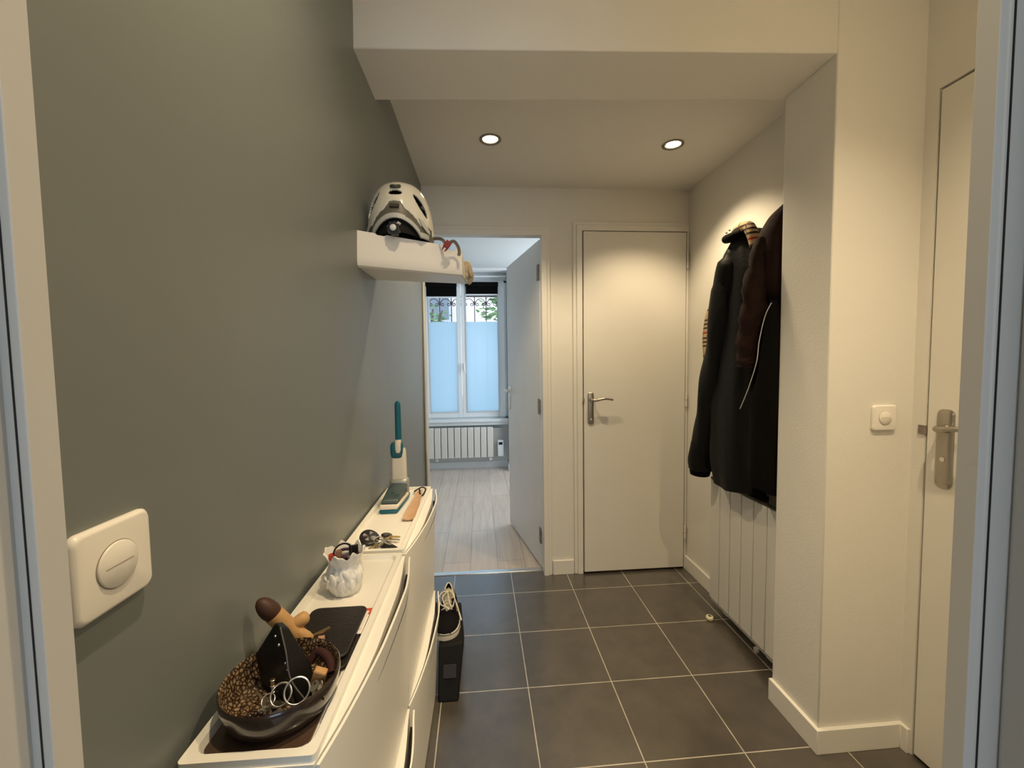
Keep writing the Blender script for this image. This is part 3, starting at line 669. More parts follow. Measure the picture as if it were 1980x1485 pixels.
# white textured vase
CER = mat('white_glazed_ceramic', (.80, .78, .73), .22, bump=.3, bscale=60)
VC = Vector((-.2775, .842, ZT)); va = thing('vase', VC, 'small white vase with a ruffled rim holding hair ties and lip balms', 'vase')
NV = 96; rings = []
def vr(z, a):
    base = interp([(0, .0255), (.008, .0285), (.022, .0325), (.038, .0345), (.05, .031), (.058, .029), (.068, .032), (.080, .0385)], z)
    leaf = .0022 * math.sin(5 * a + 55 * z) * math.sin(9 * a - 90 * z) * interp([(0, .3), (.02, 1), (.05, 1), (.06, .4), (.08, .1)], z)
    pt = .0012 * abs(math.sin(11 * a + 180 * z)) * interp([(0, 0), (.01, 1), (.05, 1), (.06, 0)], z)
    ruf = .0018 * math.sin(7 * a) * interp([(0, 0), (.06, 0), (.08, 1)], z)
    return base + leaf + pt + ruf
for j in range(36):
    z = .0835 * j / 35; q = []
    for i in range(NV):
        a = 2 * PI * i / NV; zz_ = z + (.0035 * math.sin(7 * a + .6) + .002 * math.sin(13 * a)) * (z / .08) ** 6; r = vr(z, a); q.append(VC + Vector((r * math.cos(a), r * math.sin(a), zz_ + .0005)))
    rings.append(q)
for j in range(12):
    z = .0835 - .0775 * j / 11; q = []
    for i in range(NV):
        a = 2 * PI * i / NV; zz_ = z + (.0035 * math.sin(7 * a + .6) + .002 * math.sin(13 * a)) * (z / .08) ** 6; r = interp([(0, .024), (.038, .031), (.058, .026), (.08, .0365)], z); q.append(VC + Vector((r * math.cos(a), r * math.sin(a), zz_ + .0005)))
    rings.append(q)
G().loft(rings).obj('vase_body', CER, va, smooth=True)
g = G(); g.tube([VC + Vector((-.034 + .008 * math.cos(a), -.006, .030 + .009 * math.sin(a))) for a in [2 * PI * k / 20 for k in range(20)]], .003, 8, closed=True); g.obj('leaf_loop', CER, va, smooth=True)
g = G()
for a, z, s in ((-1.2, .046, .011), (-1.9, .040, .013), (-.5, .036, .012), (-1.5, .028, .012), (-.9, .024, .011), (-2.4, .027, .011)):
    r = vr(z, a) + .0005; g.ell(VC + Vector((r * math.cos(a), r * math.sin(a), z)), s * .55, .003, s, 12, 8, rot=Matrix.Rotation(a + PI / 2, 3, 'Z') @ Matrix.Rotation(.5 * math.sin(a * 7), 3, 'Y'))
g.obj('relief_petals', CER, va, smooth=True)
tag(G().tube([VC + Vector((-.018, -.004, .01)), VC + Vector((-.022, -.008, .080))], .0065, 16).obj('lip_balm', mat('red_tube', (.42, .045, .02), .35), smooth=True), 'red lip balm tube at the left inside the white vase', 'lip balm')
tag(G().tube([VC + Vector((-.004, -.006, .01)), VC + Vector((-.008, -.010, .088))], .0062, 16).obj('lipstick', mat('bronze_tube', (.38, .22, .15), .3, .5), smooth=True), 'bronze lipstick tube in the middle of the white vase', 'lipstick')
tag(G().tube([VC + Vector((.010, -.010, .01)), VC + Vector((.017, -.014, .078))], .0075, 16).obj('marker_cap', mat('violet_grey_tube', (.12, .08, .12), .4), smooth=True), 'dark violet grey tube at the right inside the white vase', 'tube')
tag(ring('hair_band', VC + Vector((-.002, -.004, .083)), .017, .0018, Matrix.Rotation(.7, 3, 'X'), BLACKMT), 'thin black elastic hair band standing in the white vase', 'hair band')
tag(ring('hair_band', VC + Vector((.006, .006, .074)), .019, .003, Matrix.Rotation(.25, 3, 'Y'), mat('plum_fabric', (.05, .02, .035), .8)), 'thick plum coloured hair band lying in the white vase', 'hair band')
tag(G().obox(VC + Vector((.014, .014, .070)), .009, .002, .018, Matrix.Rotation(.4, 3, 'Z')).obj('comb', BLACKPL, bevel=.001), 'small black comb standing at the back of the white vase', 'comb')

# car key and house keys
kf = thing('key_ring', (-.255, 1.045, ZT), 'bunch of keys with a black oval car fob on the tray', 'keys')
FOB = mat('black_fob', (.012, .010, .011), .3, coat=.3)
fc = Vector((-.290, 1.072, ZT + .010)); rf = Matrix.Rotation(.5, 3, 'Z') @ Matrix.Rotation(.32, 3, 'X')
g = G(); out = [(.0245 * (1 - .12 * math.sin(a)) * math.cos(a), .030 * math.sin(a)) for a in [2 * PI * k / 36 for k in range(36)]]
g.loft([[fc + rf @ Vector((x * s, y * s, z)) for x, y in out] for s, z in ((.86, -.004), (1, -.001), (1, .003), (.86, .006))]); fb = g.obj('car_fob', FOB, kf, smooth=True)
BTN = mat('grey_button', (.26, .24, .235), .5)
for k in range(4):
    a0 = k * PI / 2 + .22; g = G(); arc = [(.0155 * math.cos(a0 + .35 + j * .095), .0175 * math.sin(a0 + .35 + j * .095)) for j in range(8)]
    P = [(.0045 * math.cos(a0 + .68), .0045 * math.sin(a0 + .68))] + arc
    g.add([fc + rf @ Vector((x, y, .0066)) for x, y in P] + [fc + rf @ Vector((x, y, .0055)) for x, y in P], [tuple(range(9)), tuple(range(9, 18))[::-1]] + [(i, 9 + i, 9 + (i + 1) % 9, (i + 1) % 9) for i in range(9)]); g.obj('button', BTN, fb)
key(kf, (-.246, 1.073, ZT + .012), -.10, .95, BRASS, .06, .2)
key(kf, (-.243, 1.066, ZT + .008), -.20, .9, STEEL, .03)
key(kf, (-.247, 1.050, ZT + .007), -.75, .9, STEEL, .05, .5)
key(kf, (-.252, 1.046, ZT + .011), -.55, .85, METAL, .10, .3)
key(kf, (-.262, 1.042, ZT + .007), -2.2, .75, BRASS, .1)
key(kf, (-.258, 1.036, ZT + .008), -1.7, .7, STEEL, .1, .4)
G().ell((-.247, 1.078, ZT + .013), .015, .0095, .006, 20, 10, rot=Matrix.Rotation(.6, 3, 'Z') @ Matrix.Rotation(.25, 3, 'Y')).obj('key_head', FOB, kf, smooth=True)
G().add([Vector(v) + Vector((0, 0, ZT)) for v in ((-.240, 1.045, .012), (-.205, 1.020, .004), (-.238, 1.018, .003), (-.252, 1.030, .004), (-.240, 1.045, .010), (-.205, 1.020, .001), (-.238, 1.018, .001), (-.252, 1.030, .001))], [(0, 3, 2, 1), (4, 5, 6, 7), (0, 1, 5, 4), (1, 2, 6, 5), (2, 3, 7, 6), (3, 0, 4, 7)]).obj('leather_tab', POUCH, kf)
ring('split_ring', (-.258, 1.056, ZT + .013), .0125, .001, Matrix.Rotation(.25, 3, 'Y'), STEEL, kf)
ring('split_ring', (-.262, 1.048, ZT + .015), .010, .001, Matrix.Rotation(.35, 3, 'X'), STEEL, kf)

# shoehorn
sh = thing('shoehorn', (-.208, 1.34, ZT), 'flat wooden shoehorn with a black cord loop, at the far end of the tray', 'shoehorn')
g = G(); a = Vector((-.2185, 1.185, 0)); b_ = Vector((-.2150, 1.475, 0)); 
a = Vector((-.2125, 1.200, 0)); b_ = Vector((-.2140, 1.468, 0)); dd = (b_ - a).normalized(); nn = Vector((dd.y, -dd.x, 0)); rings = []
for k in range(15):
    t_ = k / 14; wv = interp([(0, .0165), (.05, .0185), (.35, .0165), (.65, .0125), (.92, .0095), (1, .006)], t_); cen = a + dd * (b_ - a).length * t_; z = ZT + .0055 + .004 * t_; q = []
    for j in range(9):
        u = -1 + j / 4; q.append(cen + nn * wv * u + Vector((0, 0, z + .004 * u * u * (1 - t_))))
    for j in range(9):
        u = 1 - j / 4; q.append(cen + nn * wv * u + Vector((0, 0, z - .003 + .004 * u * u * (1 - t_))))
    rings.append(q)
g.loft(rings); g.obj('horn', mat('pale_beech_wood', (.56, .34, .19), .42, noise=.18, nscale=50), sh, smooth=True)
g = G(); g.tube(catmull([(-.2135, 1.452, ZT + .010), (-.219, 1.458, ZT + .016), (-.232, 1.448, ZT + .010), (-.231, 1.475, ZT + .006), (-.212, 1.488, ZT + .012), (-.198, 1.478, ZT + .008), (-.200, 1.432, ZT + .004), (-.206, 1.415, ZT + .007), (-.2135, 1.440, ZT + .012)], 6, True), .0022, 8, closed=True); g.obj('cord_loop', BLACKMT, sh, smooth=True)

# upright handheld lint brush
vb = thing('handheld_lint_remover', (-.277, 1.38, ZT), 'upright handheld lint remover with teal handle, white body and clear dust head', 'lint remover')
TEAL = mat('teal_plastic', (.008, .11, .16), .35); OFFW = mat('offwhite_plastic', (.70, .64, .54), .35)
SMOKE = mat('smoky_clear_plastic', (.045, .075, .080), .12, alpha=.95, coat=.5); SILV = mat('silver_plastic', (.42, .42, .38), .35, .5)
# body (upright)
def rring(cx, cy, hx, hy, z, r=.006, sk=0): return [(x, y + sk, z) for x, y in rrect(cx, cy, hx, hy, min(r, hx * .95, hy * .95), 5)]
g = G(); g.loft([rring(-.2755, 1.415, hx, hy, ZT + z, .009) for z, hx, hy in ((.045, .0235, .016), (.06, .0245, .017), (.13, .0235, .016), (.160, .0225, .0155), (.170, .021, .014))]); g.obj('white_body', OFFW, vb, smooth=True)
g = G()
g.loft([rring(-.2800 + dx, 1.409, hx, hy, ZT + z, .009) for z, hx, hy, dx in ((.138, .0135, .008, .001), (.144, .019, .0125, 0), (.162, .021, .0155, 0), (.182, .021, .0155, 0), (.192, .018, .013, .001))]); g.obj('teal_collar', TEAL, vb, smooth=True)
g = G(); g.loft([rring(-.2745, 1.4075, hx, hy, ZT + z, .008) for z, hx, hy in ((.160, .007, .018), (.170, .010, .0195), (.190, .010, .018), (.202, .009, .014))]); g.obj('neck', OFFW, vb, smooth=True)
g = G(); g.loft([rring(-.2745, 1.412, hx, .010, ZT + z, .0095) for z, hx in ((.186, .0105), (.21, .0108), (.29, .0100), (.320, .0098), (.328, .007), (.332, .002))]); g.obj('teal_handle', TEAL, vb, smooth=True)
# head lying towards the camera
def hring(y, cx, hx, z0, z1, r=.008): 
    return [(x, y, z) for x, z in rrect(cx, (z0 + z1) / 2, hx, (z1 - z0) / 2, min(r, (z1 - z0) * .48, hx * .9), 5)]
g = G(); g.loft([hring(y, cx, hx, ZT + .0005, ZT + z1, .006) for y, cx, hx, z1 in ((1.268, -.283, .024, .008), (1.272, -.283, .028, .012), (1.33, -.280, .031, .015), (1.40, -.274, .031, .016), (1.44, -.274, .028, .014))]); g.obj('teal_base', TEAL, vb, smooth=True)
g = G(); g.loft([hring(y, cx, hx, ZT + .0125, ZT + z1, .005) for y, cx, hx, z1 in ((1.270, -.283, .026, .019), (1.276, -.283, .029, .024), (1.33, -.280, .0315, .026), (1.40, -.274, .031, .026))]); g.obj('white_rim', OFFW, vb, smooth=True)
g = G(); g.loft([hring(y, cx, hx, ZT + .020, ZT + z1, .010) for y, cx, hx, z1 in ((1.282, -.283, .024, .028), (1.29, -.283, .0265, .033), (1.33, -.280, .0285, .044), (1.37, -.276, .029, .056), (1.395, -.275, .028, .062))]); g.obj('clear_dust_chamber', SMOKE, vb, smooth=True)
G().ell((-.281, 1.335, ZT + .0445), .006, .007, .004, 14, 8).obj('release_button', SMOKE, vb, smooth=True)
g = G(); g.loft([rring(-.2745, 1.408, hx, hy, ZT + z, .014) for z, hx, hy in ((.020, .030, .022), (.056, .031, .022), (.066, .030, .021), (.070, .026, .018))]); g.obj('silver_cap', SILV, vb, smooth=True)

# ================================================================== BLACK BOX + SNEAKER
BXZ = .165
g = G(); tx0, tx1 = -.1705, -.079
g.add([(tx0, 1.452, 0), (-.096, 1.452, 0), (-.086, 1.80, 0), (tx0, 1.80, 0), (tx0, 1.520, BXZ), (-.0775, 1.535, BXZ), (-.098, 1.805, BXZ), (tx0, 1.80, BXZ),],
      [(0, 3, 2, 1), (4, 5, 6, 7), (0, 1, 5, 4), (1, 2, 6, 5), (2, 3, 7, 6), (3, 0, 4, 7)])
bxo = thing('storage_box', (-.12, 1.62, 0), 'low black box on the floor under the sneaker, at the end of the cabinets', 'box')
g.obj('box_body', BLACKMT, bxo, bevel=.006)
G().obox(Vector((-.128, 1.488, .090)), .024, .0015, .022, Matrix.Rotation(-.42, 3, 'X')).obj('front_panel', mat('dark_charcoal', (.020, .018, .015), .6), bxo, bevel=.001)
sn = thing('sneaker', (-.135, 1.67, BXZ), 'black low sneaker with white laces and sole, toe towards the camera on the black box', 'sneaker')
sy0, sl = 1.548, .240; scx = -.150
def swid(s): return 1.18 * interp([(0, .004), (.02, .020), (.06, .032), (.14, .041), (.28, .0455), (.42, .043), (.6, .035), (.78, .033), (.9, .032), (.96, .026), (1, .008)], s)
def sc(s): return scx + .004 * math.sin(s * 3)
SOLE = mat('offwhite_rubber', (.66, .60, .48), .5); SUEDE = mat('black_suede', (.005, .004, .005), .85, spec=.2); CANV = mat('beige_lining', (.42, .38, .28), .8); LACE = mat('cream_lace', (.74, .68, .55), .7)
ss = [0, .015, .04, .08, .14, .2, .3, .4, .5, .6, .7, .8, .88, .94, .98, 1]
def outline(k, z): return [(sc(s) + swid(s) * k, sy0 + sl * s, z) for s in ss] + [(sc(s) - swid(s) * k, sy0 + sl * s, z) for s in ss[::-1]]
g = G(); g.loft([outline(1, BXZ + .0005), outline(1.02, BXZ + .008), outline(1.0, BXZ + .0255), outline(.93, BXZ + .0275)]); g.obj('sole', SOLE, sn, smooth=True)
g = G(); P = [Vector((sc(s) + k * swid(s) * 1.015, sy0 - .0005 + sl * s, BXZ + .0215)) for k, S_ in ((1, ss), (-1, ss[::-1])) for s in S_]; g.tube(P, .0011, 6, closed=True); g.obj('foxing_stripe', SUEDE, sn, smooth=True)
def supper(s, a, off=0):
    h = interp([(0, .004), (.04, .018), (.1, .026), (.2, .033), (.32, .042), (.42, .056), (.52, .070), (.6, .074), (.75, .072), (.9, .078), (1, .078)], s)
    wq = swid(s) * .93 + off; top = interp([(0, 1), (.4, .9), (.55, .72), (1, .62)], s)
    x = math.cos(a); z = math.sin(a); px = wq * (abs(x) ** .75 * (1 if x > 0 else -1)); px *= (1 - (1 - top) * z ** 1.5)
    yy = sy0 + sl * s
    if s > .9: yy -= .006 * z * 0
    return Vector((sc(s) + px, yy, BXZ + .024 + (h + off) * z))
su = [0, .02, .05, .1, .16, .22, .28, .33, .36]
g = G(); g.loft([[supper(s, PI * k / 20) for k in range(21)] for s in su], (0, 0), False); g.obj('toe_vamp', SUEDE, sn, smooth=True)
# quarters (open along the tongue and at the collar)
g = G(); sq = [.34, .38, .44, .5, .56, .62, .68, .75, .82, .88, .93, .97, 1.0]
for side in (0, 1):
    rings = []
    for s in sq:
        am = interp([(.34, .66), (.5, .36 * PI), (.56, .36 * PI), (.64, .28 * PI), (.8, .27 * PI), (.9, .33 * PI), (1, .36 * PI)], s) if s > .34 else .40 * PI
        am = interp([(.34, .40 * PI), (.5, .37 * PI), (.56, .36 * PI), (.64, .29 * PI), (.8, .29 * PI), (.92, .36 * PI), (1, .42 * PI)], s)
        r_ = [supper(s, am * k / 8) for k in range(9)]
        if side: r_ = [Vector((2 * sc(s) - v.x, v.y, v.z)) for v in r_]
        rings.append(r_)
    g.loft(rings, (0, 0), False)
g.loft([[supper(1.0, .42 * PI * k / 8) for k in range(9)], [Vector((2 * sc(1.0) - supper(1.0, .42 * PI * k / 8).x, supper(1, .42 * PI * k / 8).y, supper(1, .42 * PI * k / 8).z)) for k in range(9)]], (0, 0), False)
g.obj('quarter', SUEDE, sn, smooth=True, solid=.0022)
g = G()
for side in (0, 1):
    P = []
    for s in sq[4:]:
        am = interp([(.34, .40 * PI), (.5, .37 * PI), (.56, .36 * PI), (.64, .29 * PI), (.8, .29 * PI), (.92, .36 * PI), (1, .42 * PI)], s); v = supper(s, am)
        if side: v = Vector((2 * sc(s) - v.x, v.y, v.z))
        P.append(v)
    g.tube(P, .0028, 8)
g.obj('collar_piping', LACE, sn, smooth=True)
g = G(); rings = []
for s in (.62, .7, .8, .9, .975): rings.append([supper(s, PI * .34 + PI * .32 * k / 8, -.006) - Vector((0, 0, .014)) for k in range(9)])
g.loft(rings, (0, 0), False); g.obj('insole', CANV, sn, smooth=True)
g = G(); rings = []
for s, dz, hw in ((.33, .000, .012), (.42, .003, .015), (.52, .005, .017), (.60, .012, .019), (.66, .022, .018)):
    c_ = supper(s, PI / 2); rings.append([Vector((c_.x + hw * u, c_.y, c_.z + dz - .006 * u * u)) for u in (-1, -.6, -.2, .2, .6, 1)])
g.loft(rings, (0, 0), False); g.obj('tongue', CANV, sn, smooth=True, solid=.003)
lc = G()
for k in range(4):
    s = .37 + k * .055; a = supper(s, .37 * PI); b2 = Vector((2 * sc(s) - a.x, a.y, a.z)); cm = supper(s, PI / 2) + Vector((0, 0, .005)); lc.tube(catmull([a + Vector((0, 0, .001)), cm, b2 + Vector((0, 0, .001))], 5), .0022, 6)
kn = supper(.60, PI / 2) + Vector((0, 0, .016))
lc.tube(catmull([kn, kn + Vector((-.022, -.012, .004)), kn + Vector((-.036, -.04, -.008)), kn + Vector((-.020, -.065, -.018)), kn + Vector((.004, -.078, -.022)), kn + Vector((.010, -.085, -.026)), kn + Vector((-.006, -.07, -.018)), kn + Vector((-.018, -.035, -.004)), kn], 6), .0023, 6)
lc.tube(catmull([kn, kn + Vector((.020, -.010, .004)), kn + Vector((.030, -.040, -.010)), kn + Vector((.022, -.075, -.024)), kn + Vector((.008, -.05, -.012)), kn + Vector((.002, -.02, 0)), kn], 6), .0023, 6)
lc.tube(catmull([kn, kn + Vector((.018, -.02, .006)), kn + Vector((.038, -.065, -.012)), kn + Vector((.052, -.100, -.035)), kn + Vector((.060, -.118, -.052))], 6), [.0024] * 12 + [.0026] * 6 + [.0034] * 7, 6)
lc.ell(kn, .006, .005, .005, 10, 8)
lc.obj('laces', LACE, sn, smooth=True)
g = G()
for side in (1, -1):
    P = [supper(s, .2 * PI + .9 * (s - .45) ** 2, .0008) for s in (.40, .5, .6, .7, .8, .9)]
    if side < 0: P = [Vector((2 * sc(s) - v.x, v.y, v.z)) for v, s in zip(P, (.40, .5, .6, .7, .8, .9))]
    g.tube(catmull(P, 4), .0022, 6)
g.obj('side_stripe', SOLE, sn, smooth=True)

# ================================================================== WALL SHELF + HELMET
SHP = mat('white_shelf_plastic', (.80, .77, .72), .35)
A0 = Vector((-.3275, 1.178, 0)); A1 = Vector((-.046, 1.285, 0)); B1 = Vector((-.032, 1.440, 0)); B0 = Vector((-.3225, 1.375, 0))
zb, zt = 1.497, 1.590
sf = thing('wall_shelf', (-.3, 1.28, zb), 'white plastic wall shelf with a raised front lip, carrying the bicycle helmet', 'shelf')
g = G(); ins = Vector((0, .012, 0))
g.prism([v.to_2d()[:] for v in (A0 + ins, A1 + ins, B1, B0)], zb, zb + .004); g.obj('bottom_plate', SHP, sf, bevel=.001)
# front lip: curved lower edge, dips in the top edge
g = G(); NX = 48; dl = (A1 - A0); nn = Vector((dl.y, -dl.x, 0)).normalized(); rings = []
for i in range(NX + 1):
    u = i / NX; c_ = A0 + dl * u
    top = zt + .004 * (1 - u) - .014 * u + (-.004 if .17 < u < .26 else 0)
    top -= interp([(0, 0), (.80, 0), (.83, .012), (.93, .013), (.955, .001), (1, 0)], u)
    zbb = zb - .004 * u
    prof_ = [(0, top), (.0, top - .02), (0, zbb + .030), (-.001, zbb + .014), (-.005, zbb + .004), (-.014, zbb)]
    outp = [c_ - nn * 0 + nn * (d_) + Vector((0, 0, z)) for d_, z in prof_]
    inp = [c_ + nn * (d_ - .0035) + Vector((0, 0, max(z, zbb + .0035))) for d_, z in prof_]
    rings.append(outp + inp[::-1])
g.loft(rings); g.obj('front_lip', SHP, sf, smooth=True).data.set_sharp_from_angle(angle=.7)
g = G(); dr = (B1 - A1)
g.loft([[A1 + Vector((-.003, 0, z)) for z in (zb, zt - .014)] + [A1 + Vector((0, 0, z)) for z in (zt - .014, zb)], [A1 + dr * .35 + Vector((-.003, 0, z)) for z in (zb, zb + .045)] + [A1 + dr * .35 + Vector((0, 0, z)) for z in (zb + .045, zb)], [B1 + Vector((-.003, 0, z)) for z in (zb, zb + .010)] + [B1 + Vector((0, 0, z)) for z in (zb + .010, zb)]]); g.obj('side_lip', SHP, sf)
g = G(); g.prism([v.to_2d()[:] for v in (B0, B1, B1 + Vector((0, -.004, 0)), B0 + Vector((0, -.004, 0)))], zb + .003, zb + .050).obj('rear_lip', SHP, sf)
G().prism([v.to_2d()[:] for v in (A0 + ins * 2, A0 + ins * 2 + Vector((.004, 0, 0)), B0 + Vector((.004, 0, 0)), B0)], zb + .003, zb + .075).obj('wall_flange', SHP, sf)

hm = thing('bicycle_helmet', (-.225, 1.275, 1.59), 'glossy white bicycle helmet with grey trim on the wall shelf', 'helmet')
HC = Vector((-.2255, 1.290, 1.588)); ha, hb, hcz = .0965, .100, .168
def hp(phi, e, k=1.0):      # phi measured from the rear (towards camera), positive to the right
    ce = max(math.cos(e), 1e-4) ** .55
    bump = 1 + .018 * math.cos(phi * 4) * math.cos(e)
    return HC + Vector((ha * k * bump * ce * math.sin(phi), -hb * k * bump * ce * math.cos(phi), hcz * k * math.sin(e)))
def e0(phi):
    p = abs((phi + PI) % (2 * PI) - PI); return .27 * max(0, math.cos(min(p * 1.95, PI / 2))) ** .8 + (.10 * max(0, math.cos((p - PI) * 2)) if p > 2.4 else 0)
def vent(phi, e):
    for (pc, ec, dp, de, rt) in HV:
        dphi = (phi - pc + PI) % (2 * PI) - PI; de_ = e - ec; c_, s_ = math.cos(rt), math.sin(rt)
        u = (dphi * c_ * .8 + de_ * s_) / dp; v = (-dphi * s_ * .8 + de_ * c_) / de
        if u * u + v * v < 1: return True
    return False
HV = []
for sg in (1, -1): HV += [(sg * .92, .60, .30, .105, -sg * .85), (sg * 1.75, .72, .34, .085, -sg * .35), (sg * 2.5, .70, .30, .09, 0), (sg * .9, 1.22, .22, .06, 0)]
HV += [(0.0, .80, .20, .075, 0), (PI, .6, .14, .2, 0), (PI, 1.05, .3, .12, 0)]
def hsel(phi, e):
    if e < e0(phi) + .085: return 'rim' if abs((phi + PI) % (2 * PI) - PI) < 1.15 else ('band' if e < .13 else 'shell')
    p = abs((phi + PI) % (2 * PI) - PI)
    lim = interp([(0, .24), (.16, .24), (.32, .13), (.8, .11), (1.2, .12), (1.35, .10)], p)
    if p < 1.35 and e < e0(phi) + .085 + lim: return 'band'
    return 'shell'
NP, NE = 240, 90; parts = {'shell': [], 'rim': [], 'band': []}; vs = []
for j in range(NE + 1):
    for i in range(NP):
        phi = 2 * PI * i / NP; ee = e0(phi); e = ee + (PI / 2 - ee) * j / NE; vs.append((phi, e))
def build(sel, k):
    g = G(); idx = {}; 
    for j in range(NE):
        for i in range(NP):
            q = [j * NP + i, j * NP + (i + 1) % NP, (j + 1) * NP + (i + 1) % NP, (j + 1) * NP + i]
            phi, e = vs[q[0]]; phi += PI / NP; e += (PI / 2 - e0(phi)) / NE / 2
            if hsel(phi, e) != sel or (vent(phi, e)): continue
            f = []
            for v in q:
                if v not in idx: idx[v] = len(g.v); g.v.append(tuple(hp(*vs[v], k)))
                f.append(idx[v])
            g.f.append(tuple(f))
    return g
HW = mat('glossy_white_shell', (.76, .72, .62), .16, coat=.6); HG = mat('grey_helmet_trim', (.13, .12, .095), .4); HR = mat('light_grey_rim', (.50, .50, .47), .3)
build('shell', 1.0).obj('shell', HW, hm, smooth=True, solid=.006); build('band', .985).obj('grey_band', HG, hm, smooth=True, solid=.006); build('rim', 1.0).obj('rear_rim', HR, hm, smooth=True, solid=.006)
g = G(); rings = []
for j in range(24): rings.append([hp(2 * PI * i / 80, max(e0(2 * PI * i / 80) * .2, .0) + (PI / 2 - .01) * j / 23, .88) for i in range(80)])
g.loft(rings, (0, 1)); g.obj('black_liner', BLACKMT, hm, smooth=True)
rc = hp(0, 1.0, 1.0); nrm = (rc - HC).normalized(); rot = nrm.to_track_quat('Z', 'Y').to_matrix()
bd = G().lathe([(.0, .0035), (.010, .0035), (.014, .0025), (.0155, 0), (.0155, -.003)], rc, 30, rot=rot, cap=(0, 0)).obj('badge', mat('dark_olive_badge', (.05, .05, .035), .4), hm, smooth=True)
G().lathe([(.0, .0045), (.006, .0045), (.007, .003)], rc, 20, rot=rot, cap=(0, 0)).obj('badge_centre', HR, bd, smooth=True)
rc = hp(0, .50, .99); rot = ((rc - HC)).normalized().to_track_quat('Z', 'Y').to_matrix()
G().obox(rc, .013, .0075, .0022, rot).obj('recess', mat('dark_recess', (.05, .04, .03), .6), hm, bevel=.001)
for sg in (1, -1):
    P = [hp(sg * a, e, 1.022) for a, e in ((.72, .31), (.84, .29), (1.12, .15), (1.15, .09), (1.02, .10), (.82, .19))]
    g = G(); g.add([*P], [tuple(range(6)) if sg > 0 else tuple(range(6))[::-1]]); g.obj('reflector', mat('pale_reflector', (.55, .54, .47), .3), hm, solid=.002)
dc = Vector((-.2275, 1.186, 1.6015)); rx = Matrix.Rotation(PI / 2, 3, 'X')
g = G(); g.loft([[dc + rx @ Vector(((.0175 + .0016 * (1 if (k // 3) % 2 else -1)) * s * math.cos(2 * PI * k / 48), (.0175 + .0016 * (1 if (k // 3) % 2 else -1)) * s * math.sin(2 * PI * k / 48), z)) for k in range(48)] for s, z in ((1, -.012), (1, .004), (.9, .007))]); dl_ = g.obj('adjusting_dial', mat('dark_dial', (.03, .03, .032), .35), hm)
G().lathe([(.0, .0105), (.0075, .0105), (.009, .009), (.009, .005)], dc, 24, rot=rx, cap=(0, 0)).obj('dial_button', mat('pale_button', (.62, .64, .66), .3), dl_, smooth=True)
G().lathe([(.0, .0085), (.0125, .0085), (.013, .005)], dc, 24, rot=rx, cap=(0, 0)).obj('dial_ring', mat('darker_ring', (.015, .015, .016), .3), dl_, smooth=True)
G().obox(dc + Vector((.014, .002, .014)), .005, .003, .004, Matrix.Rotation(.6, 3, 'Y')).obj('dial_tab', HR, hm, bevel=.001)
STR = mat('grey_brown_webbing', (.13, .11, .085), .7)
def strap(pts, wdt=.0055, th=.0009):
    P = catmull(pts, 6); g = G(); rings = []
    for i, p in enumerate(P):
        t_ = (P[min(i + 1, len(P) - 1)] - P[max(i - 1, 0)]).normalized(); sd = Vector((.25, -.9, -.3)).cross(t_).normalized(); n_ = t_.cross(sd)
        rings.append([p + sd * wdt + n_ * th, p - sd * wdt + n_ * th, p - sd * wdt - n_ * th, p + sd * wdt - n_ * th])
    g.loft(rings); return g
strap([(-.128, 1.262, 1.596), (-.112, 1.252, 1.594), (-.098, 1.238, 1.586), (-.090, 1.232, 1.573)], .0045).obj('chin_strap', STR, hm, smooth=True)
strap([(-.078, 1.236, 1.579), (-.066, 1.240, 1.583), (-.056, 1.248, 1.572), (-.052, 1.252, 1.558), (-.054, 1.252, 1.545)], .0045).obj('chin_strap', STR, hm, smooth=True)
RED = mat('dark_red_buckle', (.22, .018, .010), .3); bk = Matrix.Rotation(.62, 3, 'Y')
g = G(); bc_ = Vector((-.0845, 1.230, 1.571)); g.obox(bc_, .0085, .0045, .011, Matrix.Rotation(.62, 3, 'Y')); g.obj('buckle', RED, hm, bevel=.0015)
dn = Matrix.Rotation(.62, 3, 'Y') @ Vector((0, 0, -1)); sd = Matrix.Rotation(.62, 3, 'Y') @ Vector((1, 0, 0))
for s_ in (-1, 1): G().tube([bc_ + dn * .008 + sd * s_ * .0045, bc_ + dn * .015 + sd * s_ * .0055, bc_ + dn * .021 + sd * s_ * .0035], [.0024, .0024, .0016], 8).obj('buckle_prong', RED, hm, smooth=True)
# cloth glove spilling off the shelf
gl_ = G(); rng = random.Random(4)
gl_.ell((-.034, 1.395, 1.535), .016, .022, .030, 26, 16, rot=Matrix.Rotation(.25, 3, 'X')); gl_.ell((-.024, 1.380, 1.532), .008, .010, .026, 16, 10, rot=Matrix.Rotation(-.2, 3, 'Y')); gl_.ell((-.022, 1.400, 1.508), .009, .012, .022, 16, 10, rot=Matrix.Rotation(.3, 3, 'Y')); gl_.ell((-.040, 1.375, 1.512), .012, .012, .012, 16, 10)
tag(gl_.obj('glove', mat('beige_wool', (.50, .40, .27), .85, bump=.8, bscale=120), smooth=True), 'crumpled beige knitted glove at the right end of the wall shelf', 'glove')

